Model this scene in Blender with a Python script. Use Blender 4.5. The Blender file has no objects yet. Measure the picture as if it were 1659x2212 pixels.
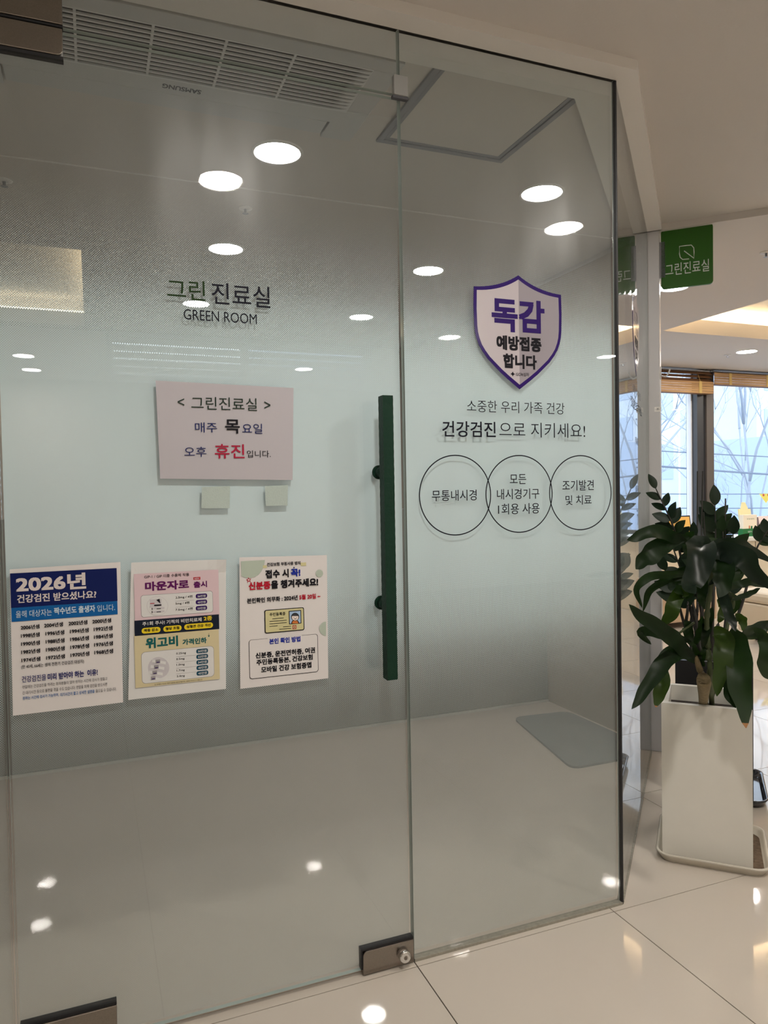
import bpy, bmesh, math, random
from mathutils import Vector, Matrix
random.seed(7)
sc = bpy.context.scene
COL = sc.collection

# ------------------------------------------------------------------ camera
IW, IH = 1659, 2212
F_PX, YAW, PITCH, ROLL = 1585.55, 0.377647, -0.0270214, -0.0175407
CAM = Vector((0, -1.756938, 1.24))
_cy, _sy, _cp, _sp = math.cos(YAW), math.sin(YAW), math.cos(PITCH), math.sin(PITCH)
FWD = Vector((_sy*_cp, _cy*_cp, _sp)); _r0 = Vector((_cy, -_sy, 0)); _u0 = _r0.cross(FWD)
RGT = _r0*math.cos(ROLL) + _u0*math.sin(ROLL)
UPV = -_r0*math.sin(ROLL) + _u0*math.cos(ROLL)
cd = bpy.data.cameras.new('camera'); cam = bpy.data.objects.new('camera', cd); COL.objects.link(cam)
cam.matrix_world = Matrix(((RGT.x, UPV.x, -FWD.x, CAM.x), (RGT.y, UPV.y, -FWD.y, CAM.y), (RGT.z, UPV.z, -FWD.z, CAM.z), (0, 0, 0, 1)))
cd.sensor_fit = 'HORIZONTAL'; cd.sensor_width = 36; cd.lens = F_PX*36/IW
cd.clip_start = 0.02; cd.clip_end = 300
sc.camera = cam

# ------------------------------------------------------------------ sky, exposure, light levels
sc.view_settings.view_transform = 'Standard'; sc.view_settings.look = 'None'
sc.view_settings.gamma = 1; sc.view_settings.use_curve_mapping = False
sc.view_settings.exposure = 2.6
sc.cycles.transparent_max_bounces = 24
wd = bpy.data.worlds.new('overcast_sky'); sc.world = wd; wd.use_nodes = True
bg = wd.node_tree.nodes['Background']; bg.inputs[0].default_value = (0.76, 0.86, 1.0, 1); bg.inputs[1].default_value = .52
LAMP_STRENGTH = 48.0          # emission of every recessed lamp disc
COVE_STRENGTH = 6.5           # warm strips in the ceiling coves
INNER_LAMP_STRENGTH = 8.0
LAMP_COLOR = (1.0, 0.945, 0.87)

def ray(px, py):
    return FWD + RGT*((px-IW/2)/F_PX) - UPV*((py-IH/2)/F_PX)
def at_depth(px, py, depth):                 # point at that distance along the viewing axis
    return CAM + ray(px, py)*depth
def on_plane(px, py, n, c):
    n = Vector(n); d = ray(px, py); return CAM + d*((c - n.dot(CAM))/n.dot(d))
def gl(px, py, y=0.0):                        # point of the glass front
    return on_plane(px, py, (0, 1, 0), y)

# ------------------------------------------------------------------ materials
def srgb(r, g, b):
    f = lambda c: (c/255/12.92 if c/255 <= .04045 else ((c/255+.055)/1.055)**2.4)
    return (f(r), f(g), f(b), 1)
MATS = {}
def mat(name, col, rough=.5, metal=0., spec=.5, bump=0., bscale=60., var=0., emit=None, coat=0.):
    if name in MATS: return MATS[name]
    m = bpy.data.materials.new(name); m.use_nodes = True; MATS[name] = m
    nt = m.node_tree; b = nt.nodes['Principled BSDF']
    b.inputs['Base Color'].default_value = col; b.inputs['Roughness'].default_value = rough
    b.inputs['Metallic'].default_value = metal; b.inputs['Specular IOR Level'].default_value = spec
    b.inputs['Coat Weight'].default_value = coat
    if emit:
        b.inputs['Emission Color'].default_value = (*emit[0][:3], 1); b.inputs['Emission Strength'].default_value = emit[1]
    if bump or var:
        tc = nt.nodes.new('ShaderNodeTexCoord'); nz = nt.nodes.new('ShaderNodeTexNoise')
        nz.inputs['Scale'].default_value = bscale; nz.inputs['Detail'].default_value = 4
        nt.links.new(tc.outputs['Object'], nz.inputs['Vector'])
        if bump:
            bp = nt.nodes.new('ShaderNodeBump'); bp.inputs['Strength'].default_value = bump; bp.inputs['Distance'].default_value = .01
            nt.links.new(nz.outputs['Fac'], bp.inputs['Height']); nt.links.new(bp.outputs['Normal'], b.inputs['Normal'])
        if var:
            mx = nt.nodes.new('ShaderNodeMix'); mx.data_type = 'RGBA'
            mx.inputs['A'].default_value = tuple(c*(1-var) for c in col[:3])+(1,)
            mx.inputs['B'].default_value = tuple(min(1, c*(1+var)) for c in col[:3])+(1,)
            nt.links.new(nz.outputs['Fac'], mx.inputs['Factor']); nt.links.new(mx.outputs['Result'], b.inputs['Base Color'])
    return m

def glass_mat(name, tint, haze=0.0):
    """thin clear glass: straight-through light plus mirror reflection by Fresnel, on both faces"""
    m = bpy.data.materials.new(name); m.use_nodes = True; nt = m.node_tree; nt.nodes.clear()
    N = nt.nodes.new; L = nt.links.new
    out = N('ShaderNodeOutputMaterial'); tr = N('ShaderNodeBsdfTransparent'); gs = N('ShaderNodeBsdfGlossy')
    tr.inputs[0].default_value = (*tint, 1); gs.inputs['Roughness'].default_value = 0.0
    geo = N('ShaderNodeNewGeometry'); mr = N('ShaderNodeMapRange')
    mr.inputs['To Min'].default_value = 1.5; mr.inputs['To Max'].default_value = 1/1.5
    L(geo.outputs['Backfacing'], mr.inputs['Value'])
    fr = N('ShaderNodeFresnel'); L(mr.outputs[0], fr.inputs['IOR'])
    mx = N('ShaderNodeMixShader'); L(fr.outputs[0], mx.inputs[0]); L(tr.outputs[0], mx.inputs[1]); L(gs.outputs[0], mx.inputs[2])
    last = mx
    if haze:                                   # faint smears of dirt that catch the lamps
        g2 = N('ShaderNodeBsdfGlossy'); g2.inputs['Roughness'].default_value = .32
        tc = N('ShaderNodeTexCoord'); mp = N('ShaderNodeMapping'); mp.inputs['Scale'].default_value = (3, 3, .8)
        nz = N('ShaderNodeTexNoise'); nz.inputs['Scale'].default_value = 2.2; nz.inputs['Detail'].default_value = 7
        L(tc.outputs['Object'], mp.inputs['Vector']); L(mp.outputs[0], nz.inputs['Vector'])
        r2 = N('ShaderNodeMapRange'); r2.inputs['From Min'].default_value = .4; r2.inputs['From Max'].default_value = .75
        r2.inputs['To Min'].default_value = haze*.25; r2.inputs['To Max'].default_value = haze
        L(nz.outputs['Fac'], r2.inputs['Value'])
        m2 = N('ShaderNodeMixShader'); L(r2.outputs[0], m2.inputs[0]); L(mx.outputs[0], m2.inputs[1]); L(g2.outputs[0], m2.inputs[2]); last = m2
    L(last.outputs[0], out.inputs[0]); return m

def film_mat(name, pitch=0.0036):
    """white print on clear film: dots that grow to full cover and shrink again with height"""
    m = bpy.data.materials.new(name); m.use_nodes = True; nt = m.node_tree; nt.nodes.clear()
    N = nt.nodes.new; L = nt.links.new
    out = N('ShaderNodeOutputMaterial'); tc = N('ShaderNodeTexCoord'); sp = N('ShaderNodeSeparateXYZ'); L(tc.outputs['UV'], sp.inputs[0])
    def mth(op, a, b=None):
        n = N('ShaderNodeMath'); n.operation = op
        for i, v in enumerate((a, b)):
            if v is None: continue
            if isinstance(v, (int, float)): n.inputs[i].default_value = v
            else: L(v, n.inputs[i])
        return n.outputs[0]
    U, V = sp.outputs[0], sp.outputs[1]           # UV in metres: along the pane, height
    k = 2*math.pi/pitch/math.sqrt(2)
    ca = mth('COSINE', mth('MULTIPLY', mth('ADD', U, V), k)); cb = mth('COSINE', mth('MULTIPLY', mth('SUBTRACT', U, V), k))
    f = mth('ADD', mth('MULTIPLY', mth('ADD', ca, cb), .25), .5)
    cr = N('ShaderNodeValToRGB'); L(mth('DIVIDE', V, 2.5), cr.inputs[0])
    el = cr.color_ramp.elements; el[0].position = .62/2.5; el[0].color = (0, 0, 0, 1); el[1].position = 1.95/2.5; el[1].color = (0, 0, 0, 1)
    for z, v in ((.70, .12), (.80, .38), (.92, .66), (1.02, .88), (1.12, 1), (1.47, 1), (1.55, .88), (1.64, .66), (1.76, .36), (1.88, .10)):
        e = el.new(z/2.5); e.color = (v, v, v, 1)
    thr = mth('SUBTRACT', 1.02, mth('MULTIPLY', cr.outputs[0], 1.06))
    fac = mth('MULTIPLY', mth('SUBTRACT', f, thr), 8.0)
    cl = N('ShaderNodeClamp'); L(mth('ADD', fac, .5), cl.inputs[0])
    df = N('ShaderNodeBsdfDiffuse'); df.inputs[0].default_value = FILM_WHITE
    tl = N('ShaderNodeBsdfTranslucent'); tl.inputs[0].default_value = FILM_WHITE
    mw = N('ShaderNodeMixShader'); mw.inputs[0].default_value = .28; L(df.outputs[0], mw.inputs[1]); L(tl.outputs[0], mw.inputs[2])
    tr = N('ShaderNodeBsdfTransparent'); tr.inputs[0].default_value = (.97, .98, .97, 1)
    mx = N('ShaderNodeMixShader'); L(cl.outputs[0], mx.inputs[0]); L(tr.outputs[0], mx.inputs[1]); L(mw.outputs[0], mx.inputs[2])
    # the clear part of the film is faintly milky
    ml = N('ShaderNodeMapRange'); ml.inputs['From Min'].default_value = .25; ml.inputs['From Max'].default_value = 1.2
    ml.inputs['To Min'].default_value = .20; ml.inputs['To Max'].default_value = .03; L(V, ml.inputs['Value'])
    mk = N('ShaderNodeMixShader'); L(ml.outputs[0], mk.inputs[0]); L(mx.outputs[0], mk.inputs[1]); L(mw.outputs[0], mk.inputs[2])
    L(mk.outputs[0], out.inputs[0]); return m
FILM_WHITE = (.84, .95, .98, 1)

GLASS = glass_mat('clear_glass', (.950, .970, .972), haze=.025)
WGLASS = glass_mat('window_glass', (.97, .985, .99))
FILM = film_mat('dotted_film')
EDGE = mat('glass_edge', srgb(172, 184, 178), .1)
WALL = mat('wall_paint', (.70, .655, .60, 1), .7, bump=.05, bscale=200)
CEIL = mat('ceiling_paint', (.63, .59, .55, 1), .8, bump=.04, bscale=150)
TRIM = mat('white_trim', (.76, .73, .69, 1), .45)
TILE = mat('polished_tile', (.60, .54, .47, 1), .035, spec=.55, var=.04, bscale=3)
GROUT = mat('dark_grout', srgb(62, 52, 44), .8)
LENS = mat('lamp_lens', (1, 1, 1, 1), .4, emit=(LAMP_COLOR, LAMP_STRENGTH))
LENS2 = mat('inner_lamp_lens', (1, 1, 1, 1), .4, emit=((1.0, .95, .92), INNER_LAMP_STRENGTH))
COVE2 = mat('inner_cove_strip', (1, 1, 1, 1), .5, emit=((1, .80, .52), 1.0))
COVE = mat('cove_strip', (1, 1, 1, 1), .5, emit=((1, .76, .45), COVE_STRENGTH))
STEEL = mat('brushed_bronze_steel', (.26, .23, .20, 1), .28, metal=1, bump=.03, bscale=300, var=.15)
CHROME = mat('chrome', (.8, .8, .8, 1), .12, metal=1)
BLACK = mat('black_rubber', (.008, .008, .01, 1), .5)
GREEN = mat('green_wrapped_handle', (.0015, .026, .013, 1), .55, spec=.25, bump=.15, bscale=150)
ALU = mat('grey_aluminium', (.33, .34, .37, 1), .4, metal=.4)
PLASTIC = mat('white_plastic', (.56, .56, .55, 1), .4)
SLATM = mat('grille_slat_plastic', (.66, .66, .65, 1), .45)
DARK = mat('grille_dark', (.03, .03, .032, 1), .8)

# ------------------------------------------------------------------ mesh helpers
class MB:
    def __init__(s): s.v = []; s.f = []; s.m = []; s.mats = []; s.smooth = set()
    def mi(s, m):
        if m not in s.mats: s.mats.append(m)
        return s.mats.index(m)
    def poly(s, pts, m):
        b = len(s.v); s.v += [tuple(p) for p in pts]; s.f.append(tuple(range(b, b+len(pts)))); s.m.append(s.mi(m)); return s
    def box(s, x0, x1, y0, y1, z0, z1, m, M=None):
        P = [Vector((x, y, z)) for z in (z0, z1) for y in (y0, y1) for x in (x0, x1)]
        if M: P = [M @ p for p in P]
        b = len(s.v); s.v += [tuple(p) for p in P]; k = s.mi(m)
        for q in ((0, 2, 3, 1), (4, 5, 7, 6), (0, 1, 5, 4), (2, 6, 7, 3), (0, 4, 6, 2), (1, 3, 7, 5)):
            s.f.append(tuple(b+i for i in q)); s.m.append(k)
        return s
    def prism(s, pts, off, m, mside=None):          # pts: outline, extruded by vector off
        n = len(pts); b = len(s.v); off = Vector(off)
        s.v += [tuple(p) for p in pts] + [tuple(Vector(p)+off) for p in pts]
        k = s.mi(m); ks = s.mi(mside or m)
        s.f.append(tuple(b+i for i in reversed(range(n)))); s.m.append(k)
        s.f.append(tuple(b+n+i for i in range(n))); s.m.append(k)
        for i in range(n):
            j = (i+1) % n; s.f.append((b+i, b+j, b+n+j, b+n+i)); s.m.append(ks)
        return s
    def tube(s, path, rad, m, seg=8, smooth=True):
        path = [Vector(p) for p in path]; n = len(path)
        rr = rad if isinstance(rad, (list, tuple)) else [rad]*n
        b = len(s.v); k = s.mi(m); ref = Vector((0, 0, 1))
        for i, p in enumerate(path):
            t = (path[min(i+1, n-1)]-path[max(i-1, 0)]).normalized()
            r = ref if abs(t.dot(ref)) < .95 else Vector((1, 0, 0))
            a = t.cross(r).normalized(); c = a.cross(t)
            for j in range(seg):
                an = 2*math.pi*j/seg; s.v.append(tuple(p+(a*math.cos(an)+c*math.sin(an))*rr[i]))
        for i in range(n-1):
            for j in range(seg):
                j2 = (j+1) % seg
                if smooth: s.smooth.add(len(s.f))
                s.f.append((b+i*seg+j, b+i*seg+j2, b+(i+1)*seg+j2, b+(i+1)*seg+j)); s.m.append(k)
        s.f.append(tuple(b+j for j in reversed(range(seg)))); s.m.append(k)
        s.f.append(tuple(b+(n-1)*seg+j for j in range(seg))); s.m.append(k)
        return s
    def build(s, name, parent=None, bevel=0, recalc=True):
        me = bpy.data.meshes.new(name); me.from_pydata(s.v, [], s.f); me.update()
        for m in s.mats: me.materials.append(m)
        me.polygons.foreach_set('material_index', s.m)
        for i in s.smooth: me.polygons[i].use_smooth = True
        if recalc:
            bm = bmesh.new(); bm.from_mesh(me); bmesh.ops.recalc_face_normals(bm, faces=bm.faces)
            bm.to_mesh(me); bm.free()
        return link(name, me, parent, bevel)
def link(name, me, parent=None, bevel=0):
    o = bpy.data.objects.new(name, me); COL.objects.link(o)
    if parent: o.parent = parent; o.matrix_parent_inverse = parent.matrix_world.inverted()
    if bevel:
        bv = o.modifiers.new('bevel', 'BEVEL'); bv.width = bevel; bv.segments = 2; bv.limit_method = 'ANGLE'; bv.harden_normals = False
    return o
def empty(name, loc=(0, 0, 0)):
    o = bpy.data.objects.new(name, None); COL.objects.link(o); o.location = loc; o.empty_display_size = .05
    o.matrix_world = Matrix.Translation(loc); return o
def tag(o, label, cat, group=None):
    o['label'] = label; o['category'] = cat
    if group: o['group'] = group
    return o
def struct(o, label=None):
    o['kind'] = 'structure'
    if label: o['label'] = label
    return o
def rounded(w, h, r, n=5, cx=0, cy=0):
    pts = []
    for (sx, sy, a0) in ((1, 1, 0), (-1, 1, 90), (-1, -1, 180), (1, -1, 270)):
        for i in range(n+1):
            a = math.radians(a0+90*i/n); pts.append((cx+sx*(w/2-r)+r*math.cos(a), cy+sy*(h/2-r)+r*math.sin(a)))
    return pts
FONTC = {}; TXT = []
def glyphs(body, bold):
    key = (body, bold)
    if key not in FONTC:
        if not TXT:
            c = bpy.data.curves.new('lettering', 'FONT'); c.resolution_u = 3; TXT.append(bpy.data.objects.new('lettering', c))
        o = TXT[0]; c = o.data; c.body = body; c.offset = min(bold, 0.0)
        me = bpy.data.meshes.new_from_object(o)
        V0 = [v.co.copy() for v in me.vertices]; F0 = [tuple(p.vertices) for p in me.polygons]; V = []; Fs = []
        r = max(bold, 0)*.95
        for dx, dy in (((0, 0), (r, r), (r, -r), (-r, r), (-r, -r)) if r > .003 else ((0, 0),)):
            k = len(V); V += [Vector((v.x+dx, v.y+dy, k)) for v in V0]; Fs += [tuple(i+k for i in f) for f in F0]
        bpy.data.meshes.remove(me)
        x0 = min(v.x for v in V); x1 = max(v.x for v in V); y0 = min(v.y for v in V); y1 = max(v.y for v in V)
        FONTC[key] = ([((v.x-x0)/(x1-x0), (v.y-y0)/(y1-y0), 3e-5*round(v.z/max(1, len(V0)))) for v in V], Fs)
    return FONTC[key]
def put_text(mb, body, org, ux, uz, m, bold=0.0):
    """lettering filling the box org + s*ux + t*uz"""
    V, Fs = glyphs(body, bold); b = len(mb.v); k = mb.mi(m)
    nn = ux.cross(uz).normalized(); mb.v += [tuple(org+ux*a+uz*c+nn*e) for a, c, e in V]
    for f in Fs: mb.f.append(tuple(b+i for i in f)); mb.m.append(k)

class Crop:
    """print laid out on the glass front from measured places (origin, scale of the measuring grid)"""
    def __init__(s, ox, oy, k, y=-.0075): s.ox, s.oy, s.k, s.y = ox, oy, k, y
    def p(s, x, y, lift=0): return gl(s.ox+x/s.k, s.oy+y/s.k, s.y-lift)
    def text(s, mb, body, xl, yl, xr, yr, h, m, bold=0., lift=.0012):
        A = s.p(xl, yl, lift); B = s.p(xr, yr, lift); T = s.p((xl+xr)/2, (yl+yr)/2-h, lift); z = (A.z+B.z)/2
        put_text(mb, body, Vector((A.x, A.y, z)), Vector((B.x-A.x, 0, 0)), Vector((0, 0, T.z-z)), m, bold)
    def rect(s, mb, xl, yl, xr, yr, h, m, r=0., lift=.0006):    # bottom-left, bottom-right, height
        A = s.p(xl, yl, lift); B = s.p(xr, yr, lift); T = s.p((xl+xr)/2, (yl+yr)/2-h, lift)
        z0 = (A.z+B.z)/2; w = B.x-A.x; hh = T.z-z0; r = min(r*hh, hh*.499, w*.499) if r else 0
        pts = rounded(w, hh, r, 5, A.x+w/2, z0+hh/2) if r else [(A.x, z0), (B.x, z0), (B.x, T.z), (A.x, T.z)]
        mb.poly([(x, A.y, z) for x, z in pts], m)
    def disc(s, mb, x, y, rad, m, lift=.0006, n=24, a0=0, a1=360, ry=None):
        mb.poly([s.p(x+rad*math.cos(math.radians(a0+(a1-a0)*i/n)), y-(ry or rad)*math.sin(math.radians(a0+(a1-a0)*i/n)), lift) for i in range(n+(0 if a1-a0 == 360 else 1))], m)
def ink(name, r, g, b): return mat(name, srgb(r, g, b), .6, spec=.2)
K_ = ink('black_ink', 14, 12, 22); WH = ink('white_ink', 240, 236, 232)

# ================================================================== STRUCTURE
ZC, ZB, ZH = 2.45, 2.42, 2.42      # near ceiling, waiting-room ceiling, underside of the glass header
# floor: grout bed with single tiles
TS, GX, GY = .631, .757, -.030
floor = struct(MB().box(-3.5, 9, -6.5, 4.0, -.10, -.0025, GROUT).build('floor'), 'beige polished tile floor with thin dark joints')
tv = MB().box(0, TS-.003, 0, TS-.003, -.008, 0, TILE).build('tile', floor)
tile_me = tv.data; bpy.data.objects.remove(tv)
n = 0
for i in range(-4, 11):
    for j in range(-5, 7):
        x, y = GX+i*TS+.0015, GY+j*TS+.0015
        if y+TS > 4.0 or (y > .1 and x+TS < 2.4 and x+TS < 1.437+y): continue
        o = link('tile', tile_me, floor); o.location = (x, y, 0); n += 1
ff = MB()
x0, x1, y0, y1 = GX-4*TS, GX+11*TS, GY-5*TS, GY+6*TS
for a in ((-3.5, x0, -6.5, 4), (x1, 9, -6.5, 4), (x0, x1, -6.5, y0), (x0, x1, y1, 4)):
    if a[1]-a[0] > .01 and a[3]-a[2] > .01: ff.box(*a, -.003, 0, TILE)
o = ff.build('tile_field', floor); o['kind'] = 'stuff'
VINYL = mat('plain_vinyl_floor', (.64, .55, .465, 1), .38, var=.05, bscale=2)
MB().prism([(-3.5, .010, .0005), (1.43, .010, .0005), (2.40, .975, .0005), (2.445, 1.06, .0005), (2.445, 4.0, .0005), (-3.5, 4.0, .0005)], (0, 0, .0025), VINYL).build('vinyl_sheet', floor)

def slab(name, outline, z0, z1, m, parent=None):
    return MB().prism([(x, y, z0) for x, y in outline], (0, 0, z1-z0), m).build(name, parent)
# near / inner ceiling (with a warm cove over the inner room), polygon pieces around the openings
ceil = MB()
def cslab(x0, x1, y0, y1, z): ceil.box(x0, x1, y0, y1, z, z+.09, CEIL)
IC = (-1.9, -.02, 2.15, 3.85)      # inner cove opening
cslab(-3.5, IC[0], -6.5, 4.0, ZC); cslab(IC[0], IC[1], -6.5, IC[2], ZC); cslab(IC[0], IC[1], IC[3], 4.0, ZC); cslab(IC[1], 2.46, -6.5, 4.0, ZC)
ceil.prism([(2.46, -6.5, ZC), (9, -6.5, ZC), (9, -5.61, ZC), (2.46, .93, ZC)], (0, 0, .09), CEIL)
OC = (4.03, 7.6, -.15, 2.64)       # cove opening of the waiting room
def bslab(pts): ceil.prism([(x, y, ZB) for x, y in pts], (0, 0, .11), CEIL)
bslab([(2.46, .93), (OC[0], -.64), (OC[0], 4.0), (2.46, 4.0)])
bslab([(OC[0], OC[3]), (OC[1], OC[3]), (OC[1], 4.0), (OC[0], 4.0)])
bslab([(OC[0], -.64), (OC[1], 3.39-OC[1]), (OC[1], OC[2]), (OC[0], OC[2])])
bslab([(OC[1], 3.39-OC[1]), (9, -5.61), (9, 4.0), (OC[1], 4.0)])
def recess(c, z, d=.22, up=.20):
    x0, x1, y0, y1 = c; X0, X1, Y0, Y1 = x0-d, x1+d, y0-d, y1+d
    ceil.box(X0, X1, Y0, Y1, z+up, z+up+.05, CEIL)
    for b in ((X0-.02, X0, Y0, Y1), (X1, X1+.02, Y0, Y1), (X0, X1, Y0-.02, Y0), (X0, X1, Y1, Y1+.02)): ceil.box(*b, z+.05, z+up+.05, CEIL)
recess((IC[0], IC[1], IC[2], IC[3]), ZC, .14); recess(OC, ZB)
ceil.box(2.445, 9, -6.5, 4, 2.72, 2.75, CEIL); ceil.box(-3.5, 2.445, -6.5, 4, 2.72, 2.75, CEIL)
ceil = struct(ceil.build('ceiling'), 'plain beige white ceiling with lit recesses')
def strips(c, z, d, group, label, m=None):
    root = empty('cove_light', ((c[0]+c[1])/2, (c[2]+c[3])/2, z+.11)); tag(root, label, 'cove light')
    x0, x1, y0, y1 = c
    for b in ((x0-d, x0-d+.03, y0, y1), (x1+d-.03, x1+d, y0, y1), (x0, x1, y0-d, y0-d+.03), (x0, x1, y1+d-.03, y1+d)):
        MB().box(*b, z, z+.02, m or COVE).build('light_strip', root)
strips(OC, ZB+.112, .12, None, 'warm strip light hidden around the waiting room ceiling recess by the windows')
strips(IC, ZC+.092, .08, None, 'warm strip light hidden in the ceiling recess behind the frosted door', COVE2)

struct(MB().box(-3.5, 2.44, 1.160, 1.168, ZC-.003, ZC, TRIM).build('trim_3'), 'thin pale joint strip across the inner ceiling')
# walls
struct(MB().box(-3.6, -3.5, -6.5, 4.2, 0, 2.7, WALL).build('wall_left'), 'plain cream wall')
struct(MB().box(9, 9.1, -6.5, 4.2, 0, 2.7, WALL).build('wall_right'), 'plain cream wall')
struct(MB().box(-3.5, 9, -6.6, -6.5, 0, 2.7, WALL).build('wall_rear'), 'plain cream wall')
wf = MB(); wf.box(-3.5, .12, 4.0, 4.18, 0, 2.7, WALL); wf.box(.12, 2.2, 4.0, 4.18, 0, .9, WALL); wf.box(.12, 9, 4.0, 4.18, 2.44, 2.7, WALL)
wf.box(2.2, 3.0, 4.0, 4.18, 0, 2.44, WALL); wf.box(3.0, 9, 4.0, 4.18, 0, .72, WALL); wf.box(8.6, 9, 4, 4.18, .72, 2.44, WALL)
struct(wf.build('wall_front'), 'window wall at the far side')
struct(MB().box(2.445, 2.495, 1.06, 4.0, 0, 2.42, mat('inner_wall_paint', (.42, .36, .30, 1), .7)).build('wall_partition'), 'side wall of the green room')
struct(MB().box(-3.5, -1.32, -.05, .05, 0, 2.42, WALL).build('wall_beside'), 'plain wall left of the glass front')

# header around the glass
hd = MB(); o1, i1 = -.068, .118
# outline in plan of outer edge then inner edge of the 45 degree turn
t = math.tan(math.radians(22.5)); CX = 1.437
d45 = Vector((math.sqrt(.5), math.sqrt(.5), 0)); n45 = Vector((math.sqrt(.5), -math.sqrt(.5), 0))
corner = Vector((CX, 0, 0)); RL = 1.372
outer_c = Vector((CX-o1*-1*t*-1, 0, 0))
def offs(o):                               # mitred corner of the line offset outwards by o
    return Vector((CX+o*math.tan(math.radians(22.5)), -o, 0))
A1 = offs(.068); A2 = corner+d45*(RL+.0)+n45*.068
B1 = offs(-.118); B2 = corner+d45*(RL+.0)-n45*.118
hp = [Vector((-3.5, -.068, 0)), A1, A2, B2, B1, Vector((-3.5, .118, 0))]
struct(MB().prism([(p.x, p.y, ZH) for p in hp], (0, 0, .03), TRIM).build('trim_1'), 'white header band above the glass front')

# post at the end of the side glass
pc = corner+d45*1.378
Mp = Matrix(((n45.x, d45.x, 0, pc.x), (n45.y, d45.y, 0, pc.y), (0, 0, 1, 0), (0, 0, 0, 1)))   # local x = n45, y = d45
post = struct(MB().box(-.056, .056, 0, .10, 0, ZH, mat('post_paint', (.60, .59, .60, 1), .4), Mp).build('trim_2', bevel=.003), 'white post at the end of the side glass')
MB().box(-.004, .004, -.004, 0, 0, ZH, ALU, Mp).build('glazing_channel', post)

# ---------------- glass panes
def pane(name, x0, x1, z0, z1, parent=None, holes=None):
    mb = MB(); P = [(x0, -.006, z0), (x1, -.006, z0), (x1, -.006, z1), (x0, -.006, z1)]
    mb.prism(P, (0, .012, 0), GLASS, EDGE)
    return mb.build(name, parent)
def uvfilm(name, A, B, z0, z1, parent):
    me = bpy.data.meshes.new(name); me.from_pydata([(A.x, A.y, z0), (B.x, B.y, z0), (B.x, B.y, z1), (A.x, A.y, z1)], [], [(0, 1, 2, 3)])
    me.materials.append(FILM); uv = me.uv_layers.new(name='UVMap'); L = (B-A).length
    for i, c in enumerate(((0, z0), (L, z0), (L, z1), (0, z1))): uv.data[i].uv = c
    return link(name, me, parent)
DX0, DX1 = -.181, .7545
door = empty('door_1', (DX0, 0, 0)); struct(door, 'frameless glass door with dotted frosted band')
pane('glass_pane', DX0, DX1, .014, 2.246, door)
uvfilm('frosted_film', Vector((DX0+.004, .0072, 0)), Vector((DX1-.004, .0072, 0)), .02, 2.2, door)
w1 = empty('window_1', (.76, 0, 0)); struct(w1, 'fixed glass pane right of the door with dotted frosted band')
pane('glass_pane', .7585, 1.434, .006, ZH, w1)
uvfilm('frosted_film', Vector((.763, .0072, 0)), Vector((1.428, .0072, 0)), .02, 2.38, w1)
MB().box(.7585, 1.436, -.011, .011, 0, .007, mat('old_silicone', srgb(150, 145, 132), .5, bump=.4, bscale=90, var=.3)).build('silicone_bead', w1)
MB().box(1.4338, 1.4400, -.0088, .0025, .0, ZH-.002, BLACK).build('corner_seal', w1)
w2 = empty('window_2', (-1.3, 0, 2.255)); struct(w2, 'glass transom above the door')
pane('glass_pane', -1.3, .7545, 2.256, ZH, w2)
w3 = empty('window_3', (-1.3, 0, 0)); struct(w3, 'fixed glass pane left of the door')
pane('glass_pane', -1.3, DX0-.005, .006, 2.252, w3)
uvfilm('frosted_film', Vector((-1.295, .0072, 0)), Vector((DX0-.009, .0072, 0)), .02, 2.2, w3)
# side pane at 45 degrees
w4 = empty('window_4', corner); struct(w4, 'narrow looking side pane of glass turning away from the front')
s0 = corner+d45*.0045; s1 = corner+d45*1.374
mb = MB(); mb.prism([s0+n45*.006, s1+n45*.006, s1+n45*.006+Vector((0, 0, ZH)), s0+n45*.006+Vector((0, 0, ZH))], -n45*.012, GLASS, EDGE); mb.build('glass_pane', w4)
uvfilm('frosted_film', s0-n45*.0072, s1-n45*.0072, .02, 2.38, w4)
MB().prism([s0+n45*.009, s1+n45*.009, s1-n45*.009, s0-n45*.009], (0, 0, .006), mat('old_silicone', (0, 0, 0, 1))).build('silicone_bead', w4)

# ---------------- door fittings
def patch(name, parent, x0, x1, z0, z1, rc=None, gasket='bottom', zz=None):
    mb = MB()
    pts = [(x0, z0), (x1, z0), (x1, z1), (x0, z1)]
    r = .012; out = []
    for k, (x, z) in enumerate(pts):
        if rc is not None and k in rc:
            sx = 1 if x == x0 else -1; sz = 1 if z == z0 else -1; arc = []
            for i in range(6):
                a = math.radians(90*i/5); arc.append((x+sx*r*(1-math.sin(a)), z+sz*r*(1-math.cos(a))))
            if (k in (0, 2)): arc = arc[::-1]
            arc = arc if k in (0, 2) else arc
            out += arc if k in (1, 3) else arc
        else: out.append((x, z))
    mb.prism([(x, -.014, z) for x, z in out], (0, .028, 0), STEEL)
    return mb.build(name, parent, bevel=.0015)
pt = patch('patch_fitting', w2, -.30, -.033, 2.258, 2.36)
MB().box(-.30, -.033, -.010, .010, 2.2535, 2.258, BLACK).build('gasket', w2)
patch('patch_fitting', door, DX0, -.034, 2.192, 2.249, rc=(1,))
MB().box(DX0, -.0335, -.010, .010, 2.185, 2.192, BLACK).build('gasket', door)
patch('patch_fitting', door, -.176, .021, .006, .092)
MB().box(-.176, .021, -.009, .009, .092, .098, BLACK).build('gasket', door)
lp = patch('lock_fitting', door, .613, .7545, .004, .064, rc=(3,))
MB().box(.609, .7545, -.009, .009, .064, .0695, BLACK).build('gasket', door)
MB().box(.609, .613, -.009, .009, .016, .064, BLACK).build('gasket', door)
mb = MB(); lx, lz = .722, .035
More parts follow.
